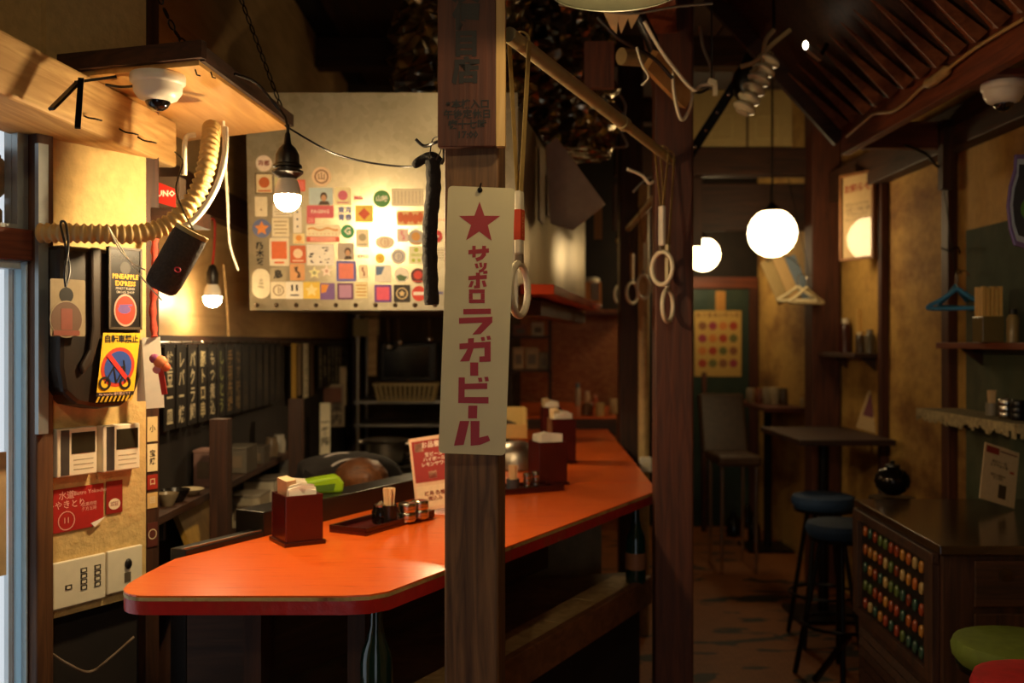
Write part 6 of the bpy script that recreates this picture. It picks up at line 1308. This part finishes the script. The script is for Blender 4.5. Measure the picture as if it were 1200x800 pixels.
for k, px in enumerate((716, 730, 742)): W(tb).add([P(px - 9, 14, 3.2), P(px + 9, 14, 3.2), P(px + (-2 if k else 6), 46 - 6 * k, 3.25), P(px - 9, 14, 3.22), P(px + 9, 14, 3.22), P(px + (-2 if k else 6), 46 - 6 * k, 3.27)], [(0, 1, 2), (5, 4, 3), (0, 1, 4, 3), (1, 2, 5, 4), (2, 0, 3, 5)]).build('torn_paper', ink('c8ac80'), tb)
W(tb).tube(smoothpath([P(748, 18, 3.25), P(760, 40, 3.26), P(770, 66, 3.3)], 5), .022, 10).build('black_joint', black_p, tb, 60)
lt = thing('small_spotlight', 'tiny lit spotlight on the canopy rafter', 'spotlight', P(944, 53, 3.9))
MB().ball((0, 0, 0), .014, 10, (.7, .7, 1.2)).build('lens', emit('spot_glow', (1, .85, .6), 14), lt, 60)
W(lt).beam(P(946, 56, 3.92), P(962, 69, 3.94), .02, .02).build('body', steel_r, lt)
W(lt).beam(P(960, 68, 3.94), (XE - .25, 3.96, ZE + .285), .012, .012).build('arm', black_m, lt)
# wall hung oddments by the nearly black post
sw = thing('switch_box', 'small white switch box on the beige vertical pipe', 'switch', Vector((.677, 5.0525, P(757, 553, 5.05).z)))
MB().box(-.03, .03, -.02, .02, 0, .075).build('box', white_p, sw, bevel=.004); MB().box(-.012, .012, -.026, -.0205, .025, .05).build('rocker', cream, sw)
for k, (px, py, h_, col, lab) in enumerate(((701, 250, .20, 'b8823c', 'amber paper lantern strip beside the far rail'), (697, 322, .10, 'd8ccb0', 'white tag hanging at the far rail'))):
    d = 5.6; p = P(px, py + 30, d); Wone('hanging_tag', p, lambda m: m.box(p.x - .022, p.x + .022, d, d + .01, p.z, p.z + h_), ink(col), lab, 'tag')
# ---------------------------------------------------------------- the cook bending behind the ledge
def skin_body(name, V, E, mat, parent, root=0, lvl=2):
    me = bpy.data.meshes.new(name); me.from_pydata([v[0] for v in V], E, []); o = bpy.data.objects.new(name, me); COL.objects.link(o)
    sk_ = o.modifiers.new('skin', 'SKIN'); sk_.use_smooth_shade = True
    for i, v in enumerate(V):
        r_ = v[1]; me.skin_vertices[0].data[i].radius = r_ if isinstance(r_, tuple) else (r_, r_)
    me.skin_vertices[0].data[root].use_root = True
    s = o.modifiers.new('sub', 'SUBSURF'); s.levels = lvl; s.render_levels = lvl
    me.materials.append(mat); o.parent = parent; return o
pr = thing('person', 'person in a dark shirt with pale piping bending down behind the black ledge', 'person', (-.80, 3.62, 0))
O = pr.location
def L_(x, y, z): return (x - O.x, y - O.y, z - O.z)
HC = Vector((-.515, 3.42, 1.012))
skin_m = plain('skin', C('b07a56'), .55, var=.06)
# one continuous body: pelvis, spine, neck, head, arms and legs
V = [(L_(-.86, 3.72, .84), (.15, .12)), (L_(-.80, 3.66, .935), (.12, .085)), (L_(-.72, 3.59, 1.005), (.12, .065)), (L_(-.64, 3.52, 1.035), (.07, .05)), (L_(-.585, 3.475, 1.02), (.045, .045)),
     (L_(-.52, 3.425, 1.0), (.08, .065)), (L_(-.485, 3.39, .985), (.06, .06)),
     (L_(-.72, 3.41, 1.02), (.05, .05)), (L_(-.72, 3.37, .80), (.042, .042)), (L_(-.66, 3.38, .60), (.028, .028)), (L_(-.655, 3.375, .55), (.036, .018)),
     (L_(-.52, 3.66, 1.02), (.05, .05)), (L_(-.44, 3.64, .80), (.042, .042)), (L_(-.44, 3.52, .60), (.028, .028)), (L_(-.44, 3.49, .55), (.036, .018)),
     (L_(-.90, 3.64, .80), (.10, .10)), (L_(-.84, 3.58, .46), (.07, .07)), (L_(-.90, 3.64, .10), (.045, .045)), (L_(-.78, 3.55, .04), (.045, .035)),
     (L_(-.78, 3.79, .80), (.10, .10)), (L_(-.70, 3.74, .46), (.07, .07)), (L_(-.76, 3.82, .10), (.045, .045)), (L_(-.64, 3.74, .04), (.045, .035))]
E = [(0, 1), (1, 2), (2, 3), (3, 4), (4, 5), (5, 6), (3, 7), (7, 8), (8, 9), (9, 10), (3, 11), (11, 12), (12, 13), (13, 14), (0, 15), (15, 16), (16, 17), (17, 18), (0, 19), (19, 20), (20, 21), (21, 22)]
for hv, cx_, cy_ in ((10, -.655, 3.375), (14, -.44, 3.49)):
    for k in range(5):
        q = (k - 2) * .017; ln = (.035, .062, .07, .064, .05)[k]; b0 = len(V)
        if k == 0: pts = [(cx_ - .035, cy_ - .01, .545), (cx_ - .045, cy_ - .025, .52)]
        else: pts = [(cx_ + q, cy_ - .004, .52), (cx_ + q * 1.1, cy_ - .018, .52 - ln * .55), (cx_ + q * 1.1, cy_ - .036, .52 - ln)]
        for p_ in pts: V.append((L_(*p_), (.009, .009)))
        E.append((hv, b0)); E += [(b0 + j, b0 + j + 1) for j in range(len(pts) - 1)]
skin_body('body', V, E, skin_m, pr)
# shirt: a slightly larger skinned shell over torso and upper arms, with pale piping
SV = [(L_(-.87, 3.73, .86), (.165, .135)), (L_(-.80, 3.66, .94), (.14, .10)), (L_(-.72, 3.59, 1.015), (.145, .085)), (L_(-.61, 3.50, 1.045), (.115, .085)), (L_(-.72, 3.41, 1.02), (.066, .066)), (L_(-.72, 3.375, .86), (.06, .06)), (L_(-.515, 3.665, 1.02), (.066, .066)), (L_(-.455, 3.645, .86), (.06, .06))]
skin_body('shirt', SV, [(0, 1), (1, 2), (2, 3), (3, 4), (4, 5), (3, 6), (6, 7)], plain('shirt_dark', C('17110f'), .9, var=.2), pr)
pip = MB()
W(pr)
for k, (t, rr_) in enumerate(((-.66, .125), (-.60, .10))):
    c_ = Vector((t, 3.525 + (t + .645) * -.85, 1.01)); d_ = Vector((.76, -.65, 0)); n1_ = Vector((.65, .76, 0))
    m = W(pr); m.tube([c_ + n1_ * rr_ * 1.0 * math.cos(a) + Vector((0, 0, rr_ * .72 * math.sin(a))) for a in [R(20) + R(140) * j / 14 for j in range(15)]], .006, 6); m.build('piping', ink('b0a8a4'), pr, 60)
# head of hair, face turned down
hm_ = W(pr); hm_.x = hm_.x @ Matrix.Translation(HC) @ Euler((R(0), R(-12), R(-40))).to_matrix().to_4x4()
n_, k_ = 26, 16; rnd = random.Random(8)
vv = []; ff = []
for i in range(k_ + 1):
    th = math.pi * .62 * i / k_
    for j in range(n_):
        a = 2 * math.pi * j / n_; rr_ = 1 + .035 * math.sin(9 * a + 3 * th) + rnd.uniform(-.035, .035)
        vv.append((.138 * rr_ * math.sin(th) * math.cos(a) - .022, .098 * rr_ * math.sin(th) * math.sin(a), .088 * math.cos(th) * rr_))
for i in range(k_):
    for j in range(n_): l = (j + 1) % n_; ff.append((i*n_ + j, i*n_ + l, (i+1)*n_ + l, (i+1)*n_ + j))
hm_.add(vv, ff); hm_.build('hair', wood('brown_hair', C('3a1e0c'), C('7a4820'), (6, 60, 6), .5, .5), pr, 60)
fm = W(pr); fm.x = fm.x @ Matrix.Translation(HC + Vector((.03, -.03, -.055))) @ Euler((R(35), R(40), R(-40))).to_matrix().to_4x4()
fm.ball((0, 0, 0), .07, 14, (1, .9, 1.1)); fm.ball((.055, 0, -.045), .014, 8, (1.3, .8, 1)); fm.ball((-.01, .062, -.01), .016, 8, (1, .5, 1.4)); fm.ball((-.01, -.062, -.01), .016, 8, (1, .5, 1.4)); fm.build('face', skin_m, pr, 60)
ey = W(pr); ey.x = fm.x; ey.ball((.058, .024, -.015), .008, 8); ey.ball((.058, -.024, -.015), .008, 8); ey.ball((.045, 0, -.07), .013, 8, (.6, 1.2, .35)); ey.build('eyes_and_mouth', ink('3a1c14'), pr, 60)
# the figure stands clear of ledge and shelves
pr.location = (-.7865, 4.017, 0); pr.rotation_euler = (0, 0, R(-15)); pr.scale = (1, 1, .965)
